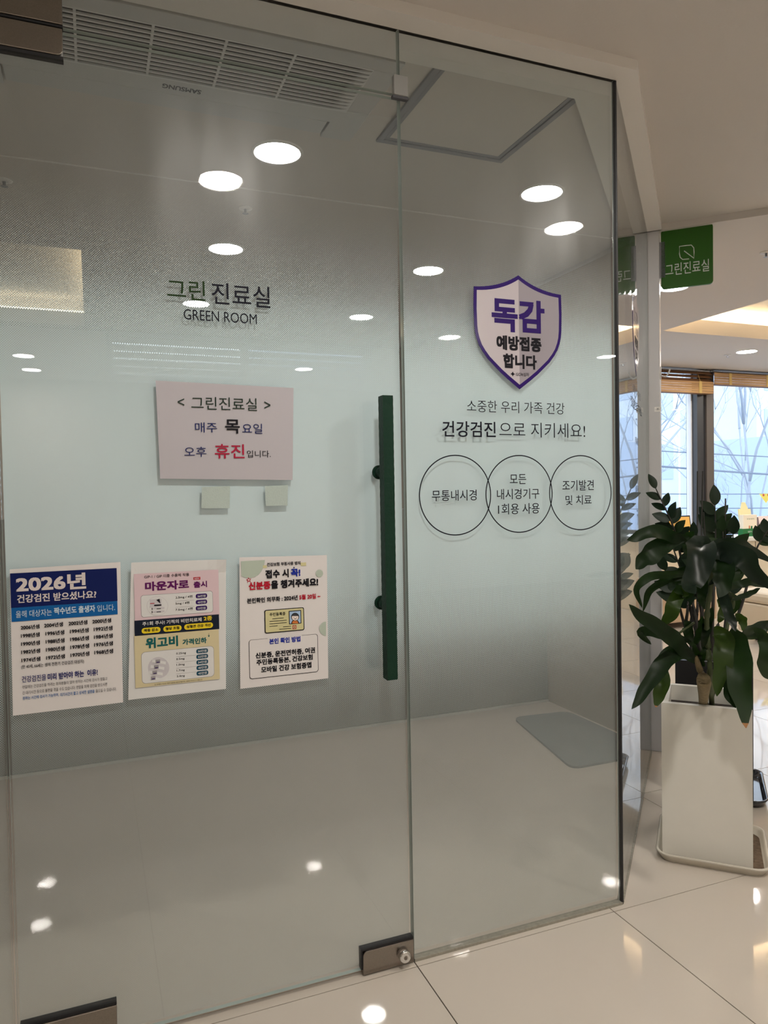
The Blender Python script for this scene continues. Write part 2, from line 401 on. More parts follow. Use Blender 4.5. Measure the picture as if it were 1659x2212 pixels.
mb.tube([(lx, -.014, lz), (lx, -.030, lz), (lx, -.036, lz)], [.0155, .0155, .0135], CHROME, 32); mb.build('lock_cylinder', lp)
mb = MB(); mb.tube([(lx, -.036, lz), (lx, -.0368, lz)], .0055, STEEL, 20, False); mb.box(lx-.0008, lx+.0008, -.0372, -.0365, lz-.003, lz+.003, BLACK); mb.build('keyhole', lp)
# glass clamp at the top right of the door
cl = MB().box(.736, .775, -.022, -.006, 2.247, 2.297, mat('grey_clamp', (.30, .30, .29, 1), .5)).build('glass_clamp', w2, bevel=.002)
MB().box(.734, .777, -.018, -.0062, 2.240, 2.247, mat('dark_clamp', (.08, .08, .09, 1), .5)).build('clamp_pad', w2)
# pull handle
hx0, hy0 = .668, -.078
h = empty('pull_handle', (.68, -.0065, 1.12)); h.parent = door; h.matrix_parent_inverse = door.matrix_world.inverted()
h['label'] = 'dark green square bar pull handle'
mb = MB(); HN = 66; zz0, zz1 = .773, 1.478; rings = []
for i in range(HN+1):
    for e in (0, 1):
        z = zz0+(zz1-zz0)*i/HN+(e*.0007 if i < HN else 0); g = .00035 if (i % 2) else 0
        rings.append((z, g))
prev = None; k = mb.mi(GREEN)
for z, g in rings:
    b = len(mb.v); mb.v += [(hx0-g, hy0-g, z), (hx0+.027+g, hy0-g, z), (hx0+.027+g, hy0+.030+g, z), (hx0-g, hy0+.030+g, z)]
    if prev is not None:
        for j in range(4): mb.f.append((prev+j, prev+(j+1) % 4, b+(j+1) % 4, b+j)); mb.m.append(k)
    else: mb.f.append((b, b+1, b+2, b+3)); mb.m.append(k)
    prev = b
mb.f.append((prev+3, prev+2, prev+1, prev)); mb.m.append(k)
mb.build('bar', h)
for z in (1.291, .957):
    mb = MB(); mb.tube([(hx0+.0135, -.0062, z), (hx0+.0135, hy0+.028, z)], .0125, GREEN, 20); mb.tube([(hx0+.0135, -.0062, z), (hx0+.0135, -.012, z)], .018, GREEN, 20); mb.build('standoff', h)

# ================================================================== PRINT ON THE GLASS
INK_G = ink('dark_green_ink', 26, 52, 12); INK_N = ink('near_black_ink', 12, 14, 30)
c3 = Crop(300, 560, 2.765, -.0066)
mb = MB()
c3.text(mb, '그린', 170, 230, 398, 252, 118, INK_G, .006)
c3.text(mb, '진료실', 436, 268, 785, 290, 128, INK_N, .006)
c3.text(mb, 'GREEN ROOM', 268, 360, 705, 388, 62, INK_N, .0)
o = mb.build('lettering', door, recalc=False); o['label'] = 'dark green and black room name lettering'
c7 = Crop(870, 560, 3.456, -.0066)
mb = MB()
c7.text(mb, '소중한 우리 가족 건강', 480, 1147, 1208, 1152, 88, INK_N, -.004)
c7.text(mb, '건강검진', 296, 1326, 695, 1330, 118, INK_N, .012)
c7.text(mb, '으로 지키세요!', 722, 1330, 1362, 1332, 110, INK_N, -.004)
c7.text(mb, '무통내시경', 218, 1808, 552, 1800, 82, INK_N, .004)
c7.text(mb, '모든', 800, 1680, 922, 1677, 74, INK_N, .004)
c7.text(mb, '내시경기구', 704, 1792, 1020, 1790, 78, INK_N, .004)
c7.text(mb, '1회용 사용', 712, 1905, 1022, 1900, 80, INK_N, .004)
c7.text(mb, '조기발견', 1192, 1728, 1426, 1725, 78, INK_N, .004)
c7.text(mb, '및 치료', 1216, 1838, 1410, 1828, 72, INK_N, .004)
def ring(mb, cx, cz, r, w, m, y=-.0078):
    n = 72; b = len(mb.v); k = mb.mi(m)
    for i in range(n):
        a = 2*math.pi*i/n
        for q in (r-w/2, r+w/2): mb.v.append((cx+q*math.cos(a), y, cz+q*math.sin(a)))
    for i in range(n):
        j = (i+1) % n; mb.f.append((b+2*i, b+2*i+1, b+2*j+1, b+2*j)); mb.m.append(k)
for cx in (.9005, 1.0985, 1.3025): ring(mb, cx, 1.2285, .1062, .0031, INK_N)
o = mb.build('lettering', w1, recalc=False); o['label'] = 'black slogan above three linked circles of text'

# ---- posters on the door
PAPER = mat('poster_paper', srgb(220, 216, 215), .35, spec=.4)
LAMI = mat('laminate_margin', srgb(216, 216, 215), .2)
def paper(name, quad, label, cat, m=PAPER, y=-.0068, th=.0006, curl=None):
    P = [gl(px, py, y) for px, py in quad]
    mb = MB(); N = 10; b = 0
    def pt(u, v):
        p = (P[0]*(1-u)+P[1]*u)*(1-v)+(P[3]*(1-u)+P[2]*u)*v
        dy = 0
        if curl: dy = curl(u, v)
        return Vector((p.x, p.y-dy, p.z))
    for lay in (0, th):
        for j in range(N+1):
            for i in range(N+1):
                q = pt(i/N, j/N); mb.v.append((q.x, q.y-lay, q.z))
    k = mb.mi(m); S = (N+1)**2
    for j in range(N):
        for i in range(N):
            a = j*(N+1)+i; f = (a, a+1, a+N+2, a+N+1)
            mb.f.append(f); mb.m.append(k); mb.f.append(tuple(S+t for t in reversed(f))); mb.m.append(k)
    for i in range(N):
        for a, c in ((i, i+1), (N*(N+1)+i+1, N*(N+1)+i), ((i+1)*(N+1), i*(N+1)), (i*(N+1)+N, (i+1)*(N+1)+N)):
            mb.f.append((a, c, S+c, S+a)); mb.m.append(k)
    o = mb.build(name); return tag(o, label, cat)
# poster a
a = paper('poster', [(21, 1230), (260, 1214), (266, 1517), (28, 1546)], 'white poster headed by navy and blue bands with birth years, leftmost on the glass door', 'poster')
ca = Crop(0, 1180, 5.53, -.0078); mb = MB()
NAVY = ink('navy_ink', 2, 22, 84); BLUE = ink('blue_ink', 6, 92, 158); NV2 = ink('dark_blue_ink', 18, 24, 96); PW = ink('paper_white_ink', 214, 205, 203); LB = ink('light_ink', 196, 214, 228)
ca.rect(mb, 133, 735, 1404, 655, 403, NAVY); ca.rect(mb, 140, 905, 1406, 812, 163, BLUE)
ca.text(mb, '2026년', 192, 548, 1030, 512, 196, PW, .035)
ca.text(mb, '건강검진 받으셨나요?', 205, 682, 1152, 620, 98, PW, .025)
ca.text(mb, '올해 대상자는', 190, 855, 620, 828, 82, LB, .004); ca.text(mb, '짝수년도 출생자', 645, 815, 1138, 785, 84, LB, .028); ca.text(mb, '입니다.', 1162, 780, 1374, 768, 76, LB, .004)
yr = ['2006', '2004', '2002', '2000', '1998', '1996', '1994', '1992', '1990', '1988', '1986', '1984', '1982', '1980', '1978', '1976', '1974', '1972', '1970', '1968']
for r in range(5):
    for c in range(4):
        xl = (248, 528, 820, 1104)[c]+(r*2.5)+(14 if c and r else 0); yb = 1000+r*97-(0, 26, 50, 73)[c]*1.0-r*(0, 1, 3, 5)[c]
        ca.text(mb, yr[r*4+c]+'년생', xl, yb, xl+226, yb-17, 54, K_, .03)
ca.text(mb, '(만 40세, 66세는 생애 전환기 건강검진 대상자)', 255, 1468, 1004, 1405, 52, K_, .01)
ca.text(mb, '건강검진을', 262, 1628, 552, 1603, 76, NV2, .01); ca.text(mb, '미리 받아야 하는  이유!', 570, 1600, 1168, 1545, 80, NV2, .03)
ca.text(mb, '연말에는 건강검진을 하려는 환자분들이 많아 원하는 시간에 검사가 힘들고', 268, 1697, 1283, 1605, 40, K_, .0)
ca.text(mb, '긴 대기시간 등으로 불편을 겪을 수도 있습니다. 연말을 피해 검진을 받으시면', 270, 1770, 1280, 1672, 42, K_, .0)
ca.text(mb, '원하는 시간에 검사가 가능하며,', 272, 1838, 704, 1796, 42, BLUE, .012); ca.text(mb, '대기시간이 짧고 상세한 설명을', 720, 1795, 1130, 1752, 42, BLUE, .012); ca.text(mb, '들으실 수 있습니다.', 1145, 1748, 1392, 1725, 42, K_, 0)
mb.build('print', a, recalc=False)
# poster b
def curlb(u, v): return .006*max(0, (u-.78)/.22)**2*max(0, (.10-v)/.10) + .004*max(0, (.12-u)/.12)*max(0, (.2-v)/.2)
b_ = paper('poster', [(283, 1215), (488, 1208), (488, 1488), (277, 1512)], 'white edged pink and cream price poster with curled top corner, middle of three low posters', 'poster', LAMI, curl=curlb)
cb = Crop(260, 1190, 6.504, -.0088); mb = MB()
PINK = ink('pink_ink', 214, 190, 196); CREAM = ink('cream_ink', 208, 196, 158); DKB = ink('slate_navy_ink', 16, 26, 44); PUR = ink('purple_ink', 92, 16, 88); PUR2 = ink('deep_purple_ink', 48, 14, 92)
YEL = ink('yellow_ink', 232, 206, 40); TEAL = ink('teal_ink', 14, 92, 92); TL2 = ink('dark_teal_ink', 18, 70, 92); RED = ink('red_ink', 178, 22, 40); GRY = ink('grey_ink', 150, 146, 148); LG = ink('light_grey_ink', 196, 192, 196)
cb.rect(mb, 205, 1000, 1392, 905, 660, PINK); cb.rect(mb, 213, 1925, 1398, 1800, 740, CREAM); cb.rect(mb, 203, 1200, 1390, 1095, 212, DKB, lift=.0009)
cb.text(mb, 'GIP-1 / GIP 이중 수용체 작용', 336, 388, 966, 356, 46, K_, .008)
cb.text(mb, '마운자로', 348, 568, 966, 530, 130, PUR, .04); cb.text(mb, '출시', 1030, 522, 1218, 508, 90, PUR, .035)
cb.rect(mb, 1026, 410, 1124, 402, 38, RED, lift=.0009); cb.text(mb, 'NEW', 1040, 402, 1112, 396, 22, PINK, .02, lift=.0014)
def panel(x0, y0b, x1, y1b, h):
    cb.rect(mb, x0-5, y0b+5, x1+5, y1b+5, h+10, GRY, r=.12, lift=.0008); cb.rect(mb, x0, y0b, x1, y1b, h, LAMI, r=.12, lift=.0011)
panel(298, 935, 1300, 855, 298); panel(308, 1862, 1318, 1762, 430)
for i, (tx, pz) in enumerate((('2.5mg / 4펜', '36만원'), ('5mg / 4펜', '45만원'), ('7.5mg / 4펜', '55만원'))):
    yb = 682+i*86; cb.text(mb, tx, 775, yb, (1014, 972, 1018)[i], yb-22, 42, K_, .008, lift=.0015)
    cb.rect(mb, 1060, 672+i*85, 1220, 655+i*85, 62, PUR2, r=.4, lift=.0014); cb.text(mb, pz, 1085, 658+i*85, 1198, 645+i*85, 34, LAMI, .01, lift=.0019)
    if i: cb.rect(mb, 770, 712+(i-1)*86, 1040, 690+(i-1)*86, 3, GRY, lift=.0014)
cb.disc(mb, 520, 775, 150, LG, lift=.0014, ry=138); cb.disc(mb, 520, 775, 145, LAMI, lift=.0016, ry=133)
cb.rect(mb, 415, 795, 580, 780, 110, LG, lift=.0019); cb.rect(mb, 418, 745, 480, 741, 10, RED, lift=.0023); cb.rect(mb, 475, 782, 578, 765, 20, K_, lift=.0023, r=.4)
mb.poly([cb.p(505, 690, .0023), cb.p(550, 672, .0023), cb.p(562, 740, .0023)], K_)
for yy in (820, 865): cb.rect(mb, 445, yy+8, 620, yy-8, 26, LG, r=.3, lift=.0019); cb.rect(mb, 510, yy, 570, yy-7, 9, K_, lift=.0023); cb.rect(mb, 442, yy+10, 452, yy+9, 30, K_, lift=.0023)
cb.text(mb, '주1회 주사! 기적의 비만치료제', 310, 1055, 1142, 990, 56, LAMI, .02, lift=.0014); cb.text(mb, '2종', 1172, 985, 1290, 972, 62, YEL, .02, lift=.0014)
for xl, yb, xr, yr_, tt in ((300, 1168, 565, 1140, '체중 감소'), (604, 1140, 862, 1118, '혈당 조절'), (898, 1112, 1302, 1078, '심혈관 건강 개선')):
    cb.rect(mb, xl, yb, xr, yr_, 78, YEL, r=.49, lift=.0013); cb.text(mb, tt, xl+32, yb-22, xr-32, yr_-22, 42, K_, .025, lift=.0018)
cb.text(mb, '위고비', 358, 1375, 812, 1340, 152, TEAL, .04); cb.text(mb, '가격인하', 874, 1322, 1214, 1300, 84, TEAL, .035)
mb.poly([cb.p(1228, 1190, .001), cb.p(1244, 1212, .001), cb.p(1258, 1188, .001)], TEAL); cb.rect(mb, 1240, 1195, 1247, 1195, 34, TEAL)
for i, (tx, pz) in enumerate((('0.25mg', '30만원'), ('0.5mg', '32만원'), ('1.0mg', '34만원'), ('1.7mg', '40만원'), ('2.4mg', '45만원'))):
    yb = 1462+i*80; cb.text(mb, tx, 785+i*2, yb, (922, 902, 904, 904, 906)[i], yb-10, 34, K_, .008, lift=.0015)
    cb.rect(mb, 1067+i, 1445+i*77.5, 1232+i, 1428+i*77.5, 62, TL2, r=.4, lift=.0014); cb.text(mb, pz, 1090+i, 1430+i*77.5, 1212+i, 1417+i*77.5, 36, LAMI, .01, lift=.0019)
    if i: cb.rect(mb, 782, 1492+(i-1)*80, 1068, 1464+(i-1)*79, 3, GRY, lift=.0014)
cb.disc(mb, 538, 1640, 150, LG, lift=.0014, ry=148)
for i in range(4):
    ox, oy = -22*i, 78*i
    mb.poly([cb.p(430+ox+20, 1545+oy-20, .0018), cb.p(640+ox, 1560+oy-5, .0018), cb.p(636+ox, 1600+oy-5, .0018), cb.p(425+ox+20, 1585+oy-20, .0018)], LAMI)
    cb.rect(mb, 495+ox, 1580+oy, 560+ox, 1576+oy, 50, GRY, lift=.0021); cb.rect(mb, 510+ox, 1572+oy, 552+ox, 1569+oy, 12, PUR2, lift=.0024)
cb.text(mb, '본 의약품은 의사의 처방이 필요한 전문의약품이며, 사용에 주의하시기 바랍니다', 482, 1895, 1152, 1815, 22, K_, 0)
mb.build('print', b_, recalc=False)
# poster c
c_ = paper('poster', [(517, 1204), (706, 1199), (709, 1465), (519, 1488)], 'pale identity card poster with red and black headline, nearest the green handle', 'poster')
cc = Crop(500, 1180, 6.9125, -.0078); mb = MB()
PG = ink('pale_green_ink', 178, 190, 176); PY = ink('pale_yellow_ink', 205, 198, 150); BL = ink('bright_blue_ink', 14, 40, 150); RD = ink('crimson_ink', 176, 18, 44); SK = ink('sky_ink', 165, 190, 220); SKIN = ink('skin_ink', 235, 222, 215); ORG = ink('orange_ink', 205, 120, 60)
mb.poly([cc.p(x, y, .0005) for x, y in [(142, 225), (500, 205), (490, 285), (450, 370), (400, 430), (330, 465), (250, 475), (190, 465), (148, 445)]], PG)
cc.disc(mb, 1312, 405, 56, PG, lift=.0005); cc.disc(mb, 1412, 1232, 100, PG, lift=.0005, a0=90, a1=270, ry=105)
cc.rect(mb, 470, 328, 528, 324, 42, PY, lift=.0006); cc.rect(mb, 1035, 295, 1116, 290, 50, PY, lift=.0006)
cc.text(mb, '건강보험 부정사용 방지', 532, 300, 1032, 278, 56, K_, .03)
cc.text(mb, '접수 시', 508, 482, 856, 465, 128, K_, .04); cc.text(mb, '꼭!', 886, 458, 1030, 450, 118, BL, .04); cc.disc(mb, 934, 320, 11, NV2, lift=.001)
cc.text(mb, '신분증', 258, 655, 585, 640, 122, RD, .045); cc.text(mb, '을 챙겨주세요!', 592, 636, 1296, 596, 126, K_, .045)
star = []
for i in range(10):
    an = math.radians(90+36*i+10); rr = 44 if i % 2 == 0 else 17; star.append(cc.p(258+rr*math.cos(an), 505-rr*math.sin(an), .001))
mb.poly(star, RD); cc.disc(mb, 258, 503, 12, PAPER, lift=.0014)
cc.text(mb, '본인확인 의무화 : 2024년', 234, 858, 990, 802, 78, K_, .035); cc.text(mb, '5월 20일 ~', 1014, 800, 1328, 776, 76, RD, .035)
cc.rect(mb, 498, 1308, 1090, 1250, 348, K_, r=.08, lift=.0006); cc.rect(mb, 512, 1292, 1078, 1238, 322, PY, r=.06, lift=.0010)
cc.text(mb, '주민등록증', 570, 1046, 806, 1030, 50, K_, .015, lift=.0014)
for x0, x1, y in ((610, 780, 1086), (568, 825, 1126), (568, 825, 1162), (568, 690, 1200), (770, 892, 1205), (714, 892, 1242)): cc.rect(mb, x0, y+4, x1, y-(x1-x0)*.08, 8, K_, lift=.0014)
cc.rect(mb, 860, 1168, 1044, 1150, 200, K_, lift=.0014); cc.rect(mb, 871, 1157, 1033, 1140, 178, SK, lift=.0018)
cc.disc(mb, 952, 1155, 58, K_, lift=.0021, a0=0, a1=180, ry=62); cc.disc(mb, 952, 1153, 46, ORG, lift=.0023, a0=0, a1=180, ry=50)
cc.disc(mb, 951, 1054, 60, K_, lift=.0026); cc.disc(mb, 951, 1060, 50, SKIN, lift=.0029, ry=48); cc.disc(mb, 951, 1050, 50, ink('hair_ink', 60, 60, 66), lift=.0032, a0=10, a1=170, ry=46)
for ex in (932, 972): cc.disc(mb, ex, 1068, 5, K_, lift=.0035, n=10)
cc.rect(mb, 938, 1090, 968, 1088, 8, K_, lift=.0035, r=.4)
cc.rect(mb, 912, 1238, 968, 1234, 58, RD, lift=.0014); cc.rect(mb, 922, 1228, 958, 1225, 38, PY, lift=.0018); cc.rect(mb, 932, 1218, 948, 1216, 18, RD, lift=.0022)
cc.rect(mb, 272, 1995, 1300, 1868, 578, K_, r=.07, lift=.0005); cc.rect(mb, 279, 1986, 1293, 1861, 566, PAPER, r=.065, lift=.0009)
cc.rect(mb, 540, 1440, 1050, 1395, 70, PAPER, lift=.0012)
cc.text(mb, '본인 확인 방법', 566, 1468, 1030, 1420, 84, BL, .04, lift=.0016)
cc.text(mb, '신분증, 운전면허증, 여권', 360, 1680, 1250, 1600, 92, K_, .04, lift=.0014); cc.text(mb, '주민등록등본, 건강보험', 374, 1785, 1214, 1700, 92, K_, .04, lift=.0014); cc.text(mb, '모바일 건강 보험증앱', 444, 1892, 1196, 1815, 92, K_, .04, lift=.0014)
mb.build('print', c_, recalc=False)
# notice
nb = paper('notice', [(336, 822), (634, 838), (632, 1037), (346, 1034)], 'faded lilac closing notice taped high on the glass door above the posters', 'notice', mat('lilac_paper', srgb(182, 178, 184), .3), th=.0005)
NG = ink('notice_green', 36, 52, 44); NB = ink('notice_blue', 22, 34, 92); NR = ink('notice_red', 168, 30, 62)
cn = Crop(300, 560, 2.765, -.0078); mb = MB()
cn.text(mb, '<', 232, 873, 272, 876, 44, NG, 0); cn.text(mb, '그린진료실', 314, 896, 706, 905, 76, NG, .0); cn.text(mb, '>', 750, 892, 786, 894, 44, NG, 0)
cn.text(mb, '매주', 336, 1033, 468, 1036, 60, NB, .0); cn.text(mb, '목', 516, 1040, 604, 1042, 84, K_, .02); cn.text(mb, '요일', 618, 1040, 738, 1043, 60, NB, 0)
cn.text(mb, '오후', 272, 1178, 404, 1182, 60, NB, 0); cn.text(mb, '휴진', 454, 1190, 632, 1190, 86, NR, .012); cn.text(mb, '입니다.', 646, 1184, 788, 1184, 42, K_, 0)
mb.build('print', nb, recalc=False)
TAPE = mat('yellowed_tape', srgb(190, 198, 188), .3)
# tape remains
REM = mat('glue_residue', srgb(176, 190, 184), .6, bump=.15, bscale=400, var=.12)
for q, lb in ((((436, 1052), (497, 1050), (496, 1098), (435, 1098)), 'patchy glue mark below the closing notice, left one, wider'), (((572, 1050), (622, 1048), (621, 1092), (574, 1093)), 'patchy glue mark below the closing notice, right one, nearer the handle')):
    paper('glue_mark', q, lb, 'glue mark', REM, y=-.0066, th=.0003)
# shield sticker
SW = mat('sticker_white', srgb(196, 188, 194), .08, spec=.6); SG = mat('sticker_grey', srgb(158, 152, 160), .08, spec=.6); SP = mat('sticker_purple', srgb(44, 20, 104), .1, spec=.6)
def bez(p0, p1, p2, n=10): return [((1-t_)**2*p0[0]+2*t_*(1-t_)*p1[0]+t_*t_*p2[0], (1-t_)**2*p0[1]+2*t_*(1-t_)*p1[1]+t_*t_*p2[1]) for t_ in [i/n for i in range(n)]]
def shield_outline(c, w, top, bot, sh, ins=0.):     # centre x, half width, apex z, tip z, shoulder z
    w -= ins; top -= ins*1.3; bot += ins*1.4; sh -= ins
    L_ = bez((c, top), (c-w*.42, sh+.004), (c-w, sh)) + [(c-w*q, sh-(sh-bot)*t_) for t_, q in ((0, 1), (.2, 1.01), (.377, 1.0), (.45, .985), (.51, .955), (.58, .90), (.642, .82), (.71, .71), (.775, .57), (.84, .425), (.907, .255), (.96, .11))]
    R_ = [(2*c-x, z) for x, z in L_]
    return L_, R_
def shield(fr, parent_tag, th=.0008):
    """fr maps (s, z, lift) to a point"""
    mb = MB(); c, w, top, bot, sh = .0, .139, 1.829, 1.517, 1.787
    L_, R_ = shield_outline(c, w, top, bot, sh); out = L_+[(c, bot)]+list(reversed(R_[1:]))
    v0 = [fr(x, z, 0) for x, z in out]; v1 = [fr(x, z, th) for x, z in out]
    b = len(mb.v); mb.v += [tuple(p) for p in v0+v1]; n = len(out); k = mb.mi(SP)
    mb.f.append(tuple(range(b, b+n))); mb.m.append(k); mb.f.append(tuple(range(b+2*n-1, b+n-1, -1))); mb.m.append(k)
    for i in range(n): mb.f.append((b+i, b+(i+1) % n, b+n+(i+1) % n, b+n+i)); mb.m.append(k)
    root = mb.build('sticker'); tag(root, *parent_tag)
    mb = MB(); L_, R_ = shield_outline(c, w, top, bot, sh, .009)
    mb.poly([fr(x, z, th+.0004) for x, z in L_+[(c, bot+.0126)]], SW)
    mb.poly([fr(x, z, th+.0004) for x, z in R_+[(c, bot+.0126)]], SG)
    def tx(body, s0, s1, z0, z1, m, bold):
        V, Fs = glyphs(body, bold); b = len(mb.v); k = mb.mi(m)
        mb.v += [tuple(fr(s0+(s1-s0)*p, z0+(z1-z0)*q, th+.0009+e)) for p, q, e in V]
        for f in Fs: mb.f.append(tuple(b+i for i in f)); mb.m.append(k)
    tx('독감', -.086, .083, 1.672, 1.764, SP, .036)
    tx('예방접종', -.072, .072, 1.622, 1.662, K_, .045); tx('합니다', -.052, .056, 1.573, 1.613, K_, .045)
    tx('GC녹십자', -.012, .030, 1.553, 1.563, K_, .01)
    m_ = [(-.022+.0055*math.cos(a_)*(1.25 if k_ % 2 == 0 else .65), 1.558+.0055*math.sin(a_)*(1.25 if k_ % 2 == 0 else .65)) for k_, a_ in enumerate([math.pi/4*i for i in range(8)])]
    mb.poly([fr(x, z, th+.0009) for x, z in m_], K_)
    mb.build('print', root, recalc=False); return root
shield(lambda s, z, l: Vector((1.103+s, -.0066-l, z)), ('purple edged white shield sticker on the glass pane right of the handle', 'sticker'))
shield(lambda s, z, l: corner+d45*(.66+s)+n45*(.0066+l)+Vector((0, 0, z+.14)), ('shield sticker seen edge-on on the glass turning away from the front', 'sticker'))
# print on the side pane
mb = MB()
def sline(body, s0, s1, z0, z1, bold=0.): put_text(mb, body, corner+d45*s0+n45*.0072+Vector((0, 0, z0)), d45*(s1-s0), Vector((0, 0, z1-z0)), INK_N, bold)
sline('소중한 우리 가족 건강', .50, .86, 1.585, 1.613); sline('건강검진으로 지키세요!', .42, .92, 1.525, 1.562, .01)
for cz, bd in ((1.415, '무통내시경'), (1.235, '1회용 사용'), (1.055, '조기발견')):
    n_ = 60; b = len(mb.v); k = mb.mi(INK_N)
    for i in range(n_):
        an = 2*math.pi*i/n_
        for q in (.082, .0845): mb.v.append(tuple(corner+d45*(.66+q*math.cos(an))+n45*.0072+Vector((0, 0, cz+q*math.sin(an)))))
    for i in range(n_):
        j = (i+1) % n_; mb.f.append((b+2*i, b+2*i+1, b+2*j+1, b+2*j)); mb.m.append(k)
    sline(bd, .60, .72, cz-.014, cz+.014, .004)
mb.build('lettering', w4, recalc=False)

# ---- blade sign by the post
GS = mat('sign_green', srgb(36, 92, 0), .35); GW = mat('sign_white', srgb(205, 212, 205), .5)
sA = on_plane(1427.5, 493, (1, 1, 0), 3.42); sB = on_plane(1540, 483, (1, 1, 0), 3.42); sz0 = on_plane(1483, 619, (1, 1, 0), 3.42).z
sw = (Vector((sB.x, sB.y, 0))-Vector((sA.x, sA.y, 0))).length; zt = (sA.z+sB.z)/2-.003; sh_ = zt-sz0; su = n45
so = Vector((sA.x, sA.y, sz0)); back = d45
mb = MB(); mb.prism([so+su*(sw/2+x)+Vector((0, 0, sh_/2+z)) for x, z in rounded(sw, sh_, .016)], back*.014, GS)
sign = tag(mb.build('hanging_sign'), 'square green room sign sticking out from the white post near the ceiling', 'sign')
mb = MB(); fo = -back*.0008
def sp(u, v): return so+su*(u*sw)+Vector((0, 0, v*sh_))+fo
put_text(mb, '그린진료실', sp(.085, .215), su*(sw*.84), Vector((0, 0, sh_*.20)), GW, .004)
path = [sp(*q) for q in [(.545, .455), (.42, .46), (.375, .50), (.36, .56), (.36, .685), (.50, .685), (.59, .68), (.635, .63), (.64, .56), (.64, .455), (.45, .60)]]
mb.tube(path, .0022, GW, 6, False); mb.build('emblem', sign)
MB().box(0, 1, 0, 1, 0, 1, ALU, Matrix(((su.x*.03, back.x*.02, 0, (so-su*.012).x), (su.y*.03, back.y*.02, 0, (so-su*.012).y), (0, 0, sh_*.6, so.z+sh_*.2), (0, 0, 0, 1)))).build('bracket', sign)
# small label and hook on the post
q = on_plane(1421, 884, (1, 1, 0), (pc.x+pc.y)); e = -d45*.0006
mb = MB(); mb.prism([q+su*x+Vector((0, 0, z))+e for x, z in rounded(.030, .022, .002)], e, WH); lab = tag(mb.build('label_plate'), 'tiny white printed label stuck on the front of the white post', 'label')
mb = MB(); put_text(mb, '·조·', q+e*2.6-su*.012+Vector((0, 0, -.004)), su*.024, Vector((0, 0, .009)), K_); mb.build('print', lab, recalc=False)
hk = pc+n45*.056+d45*.04; hk.z = on_plane(1430, 806, (1, 1, 0), pc.x+pc.y+.05).z
mb = MB(); mb.prism([hk+d45*x+Vector((0, 0, z)) for x, z in rounded(.02, .06, .004)], n45*.004, PLASTIC)
mb.tube([hk+n45*.004+Vector((0, 0, -.012)), hk+n45*.022+Vector((0, 0, -.018)), hk+n45*.034+Vector((0, 0, -.004)), hk+n45*.042+Vector((0, 0, .016))], .0035, PLASTIC)
tag(mb.build('wall_hook'), 'small white plastic hook on the right edge of the white post', 'hook')

# ================================================================== CEILING THINGS
def downlight(x, y, z, label, group, r=.078, lens=None):
    root = empty('recessed_downlight', (x, y, z)); tag(root, label, 'ceiling light', group)
    mb = MB(); n = 40; k = mb.mi(TRIM); b = 0
    for q, zz in ((r, -.001), (r+.004, -.006), (r+.012, -.005), (r+.014, 0)):
        for i in range(n): an = 2*math.pi*i/n; mb.v.append((x+q*math.cos(an), y+q*math.sin(an), z+zz))
    for l in range(3):
        for i in range(n): j = (i+1) % n; mb.f.append((l*n+i, l*n+j, (l+1)*n+j, (l+1)*n+i)); mb.m.append(k)
    mb.build('trim_ring', root)
    mb = MB(); mb.tube([(x, y, z-.004), (x, y, z-.001)], r, lens or LENS, 40, False); mb.build('lens', root)
inside = [((.64, .82), 'round downlight behind the glass door, nearest the air conditioner'), ((.64, 1.90), 'round downlight behind the glass door above the room name lettering'),
          ((.64, 3.0), 'round downlight behind the first letters of the room name'), ((1.735, .81), 'round downlight behind the side pane, nearest the ceiling hatch'),
          ((1.74, 1.91), 'round downlight behind the side pane, left of the shield sticker'), ((1.75, 3.02), 'round downlight deep in the green room, near the top of the handle')]
for (x, y), lb in inside: downlight(x, y, ZC, lb, 'downlights inside the green room', lens=LENS2)
for (x, y), lb in (((.49, -1.12), 'corridor downlight mirrored in the glass door under the air conditioner'), ((2.06, -1.12), 'corridor downlight mirrored in the side pane right of the hatch'),
                   ((2.64, -3.44), 'corridor downlight mirrored in the glass left of the shield sticker'), ((-.51, -5.17), 'rear downlight mirrored at the left edge of the door, upper one'),
                   ((-.50, -5.9), 'rear downlight mirrored at the left edge of the door, lower one'), ((1.94, -5.18), 'rear downlight mirrored above the closing notice'),
                   ((4.42, -3.78), 'far corridor downlight mirrored beside the corner of the glass')):
    downlight(x, y, ZC, lb, 'corridor downlights')
for (x, y), lb in (((3.219, 1.662), 'downlight half hidden below the green hanging sign'), ((5.373, 3.083), 'downlight over the windows, right of the post')):
    downlight(x, y, ZB, lb, 'waiting room downlights')
for (x, y), lb in (((6.9, 3.1), 'added unseen downlight near the far end of the windows'), ((8.3, 1.2), 'added unseen downlight beside the right wall'), ((6.0, -1.6), 'added unseen downlight in front of the lit ceiling recess')): downlight(x, y, ZB if x+y > 3.39 else ZC, lb, 'waiting room downlights')  # extra lamps out of view, added for the light they give

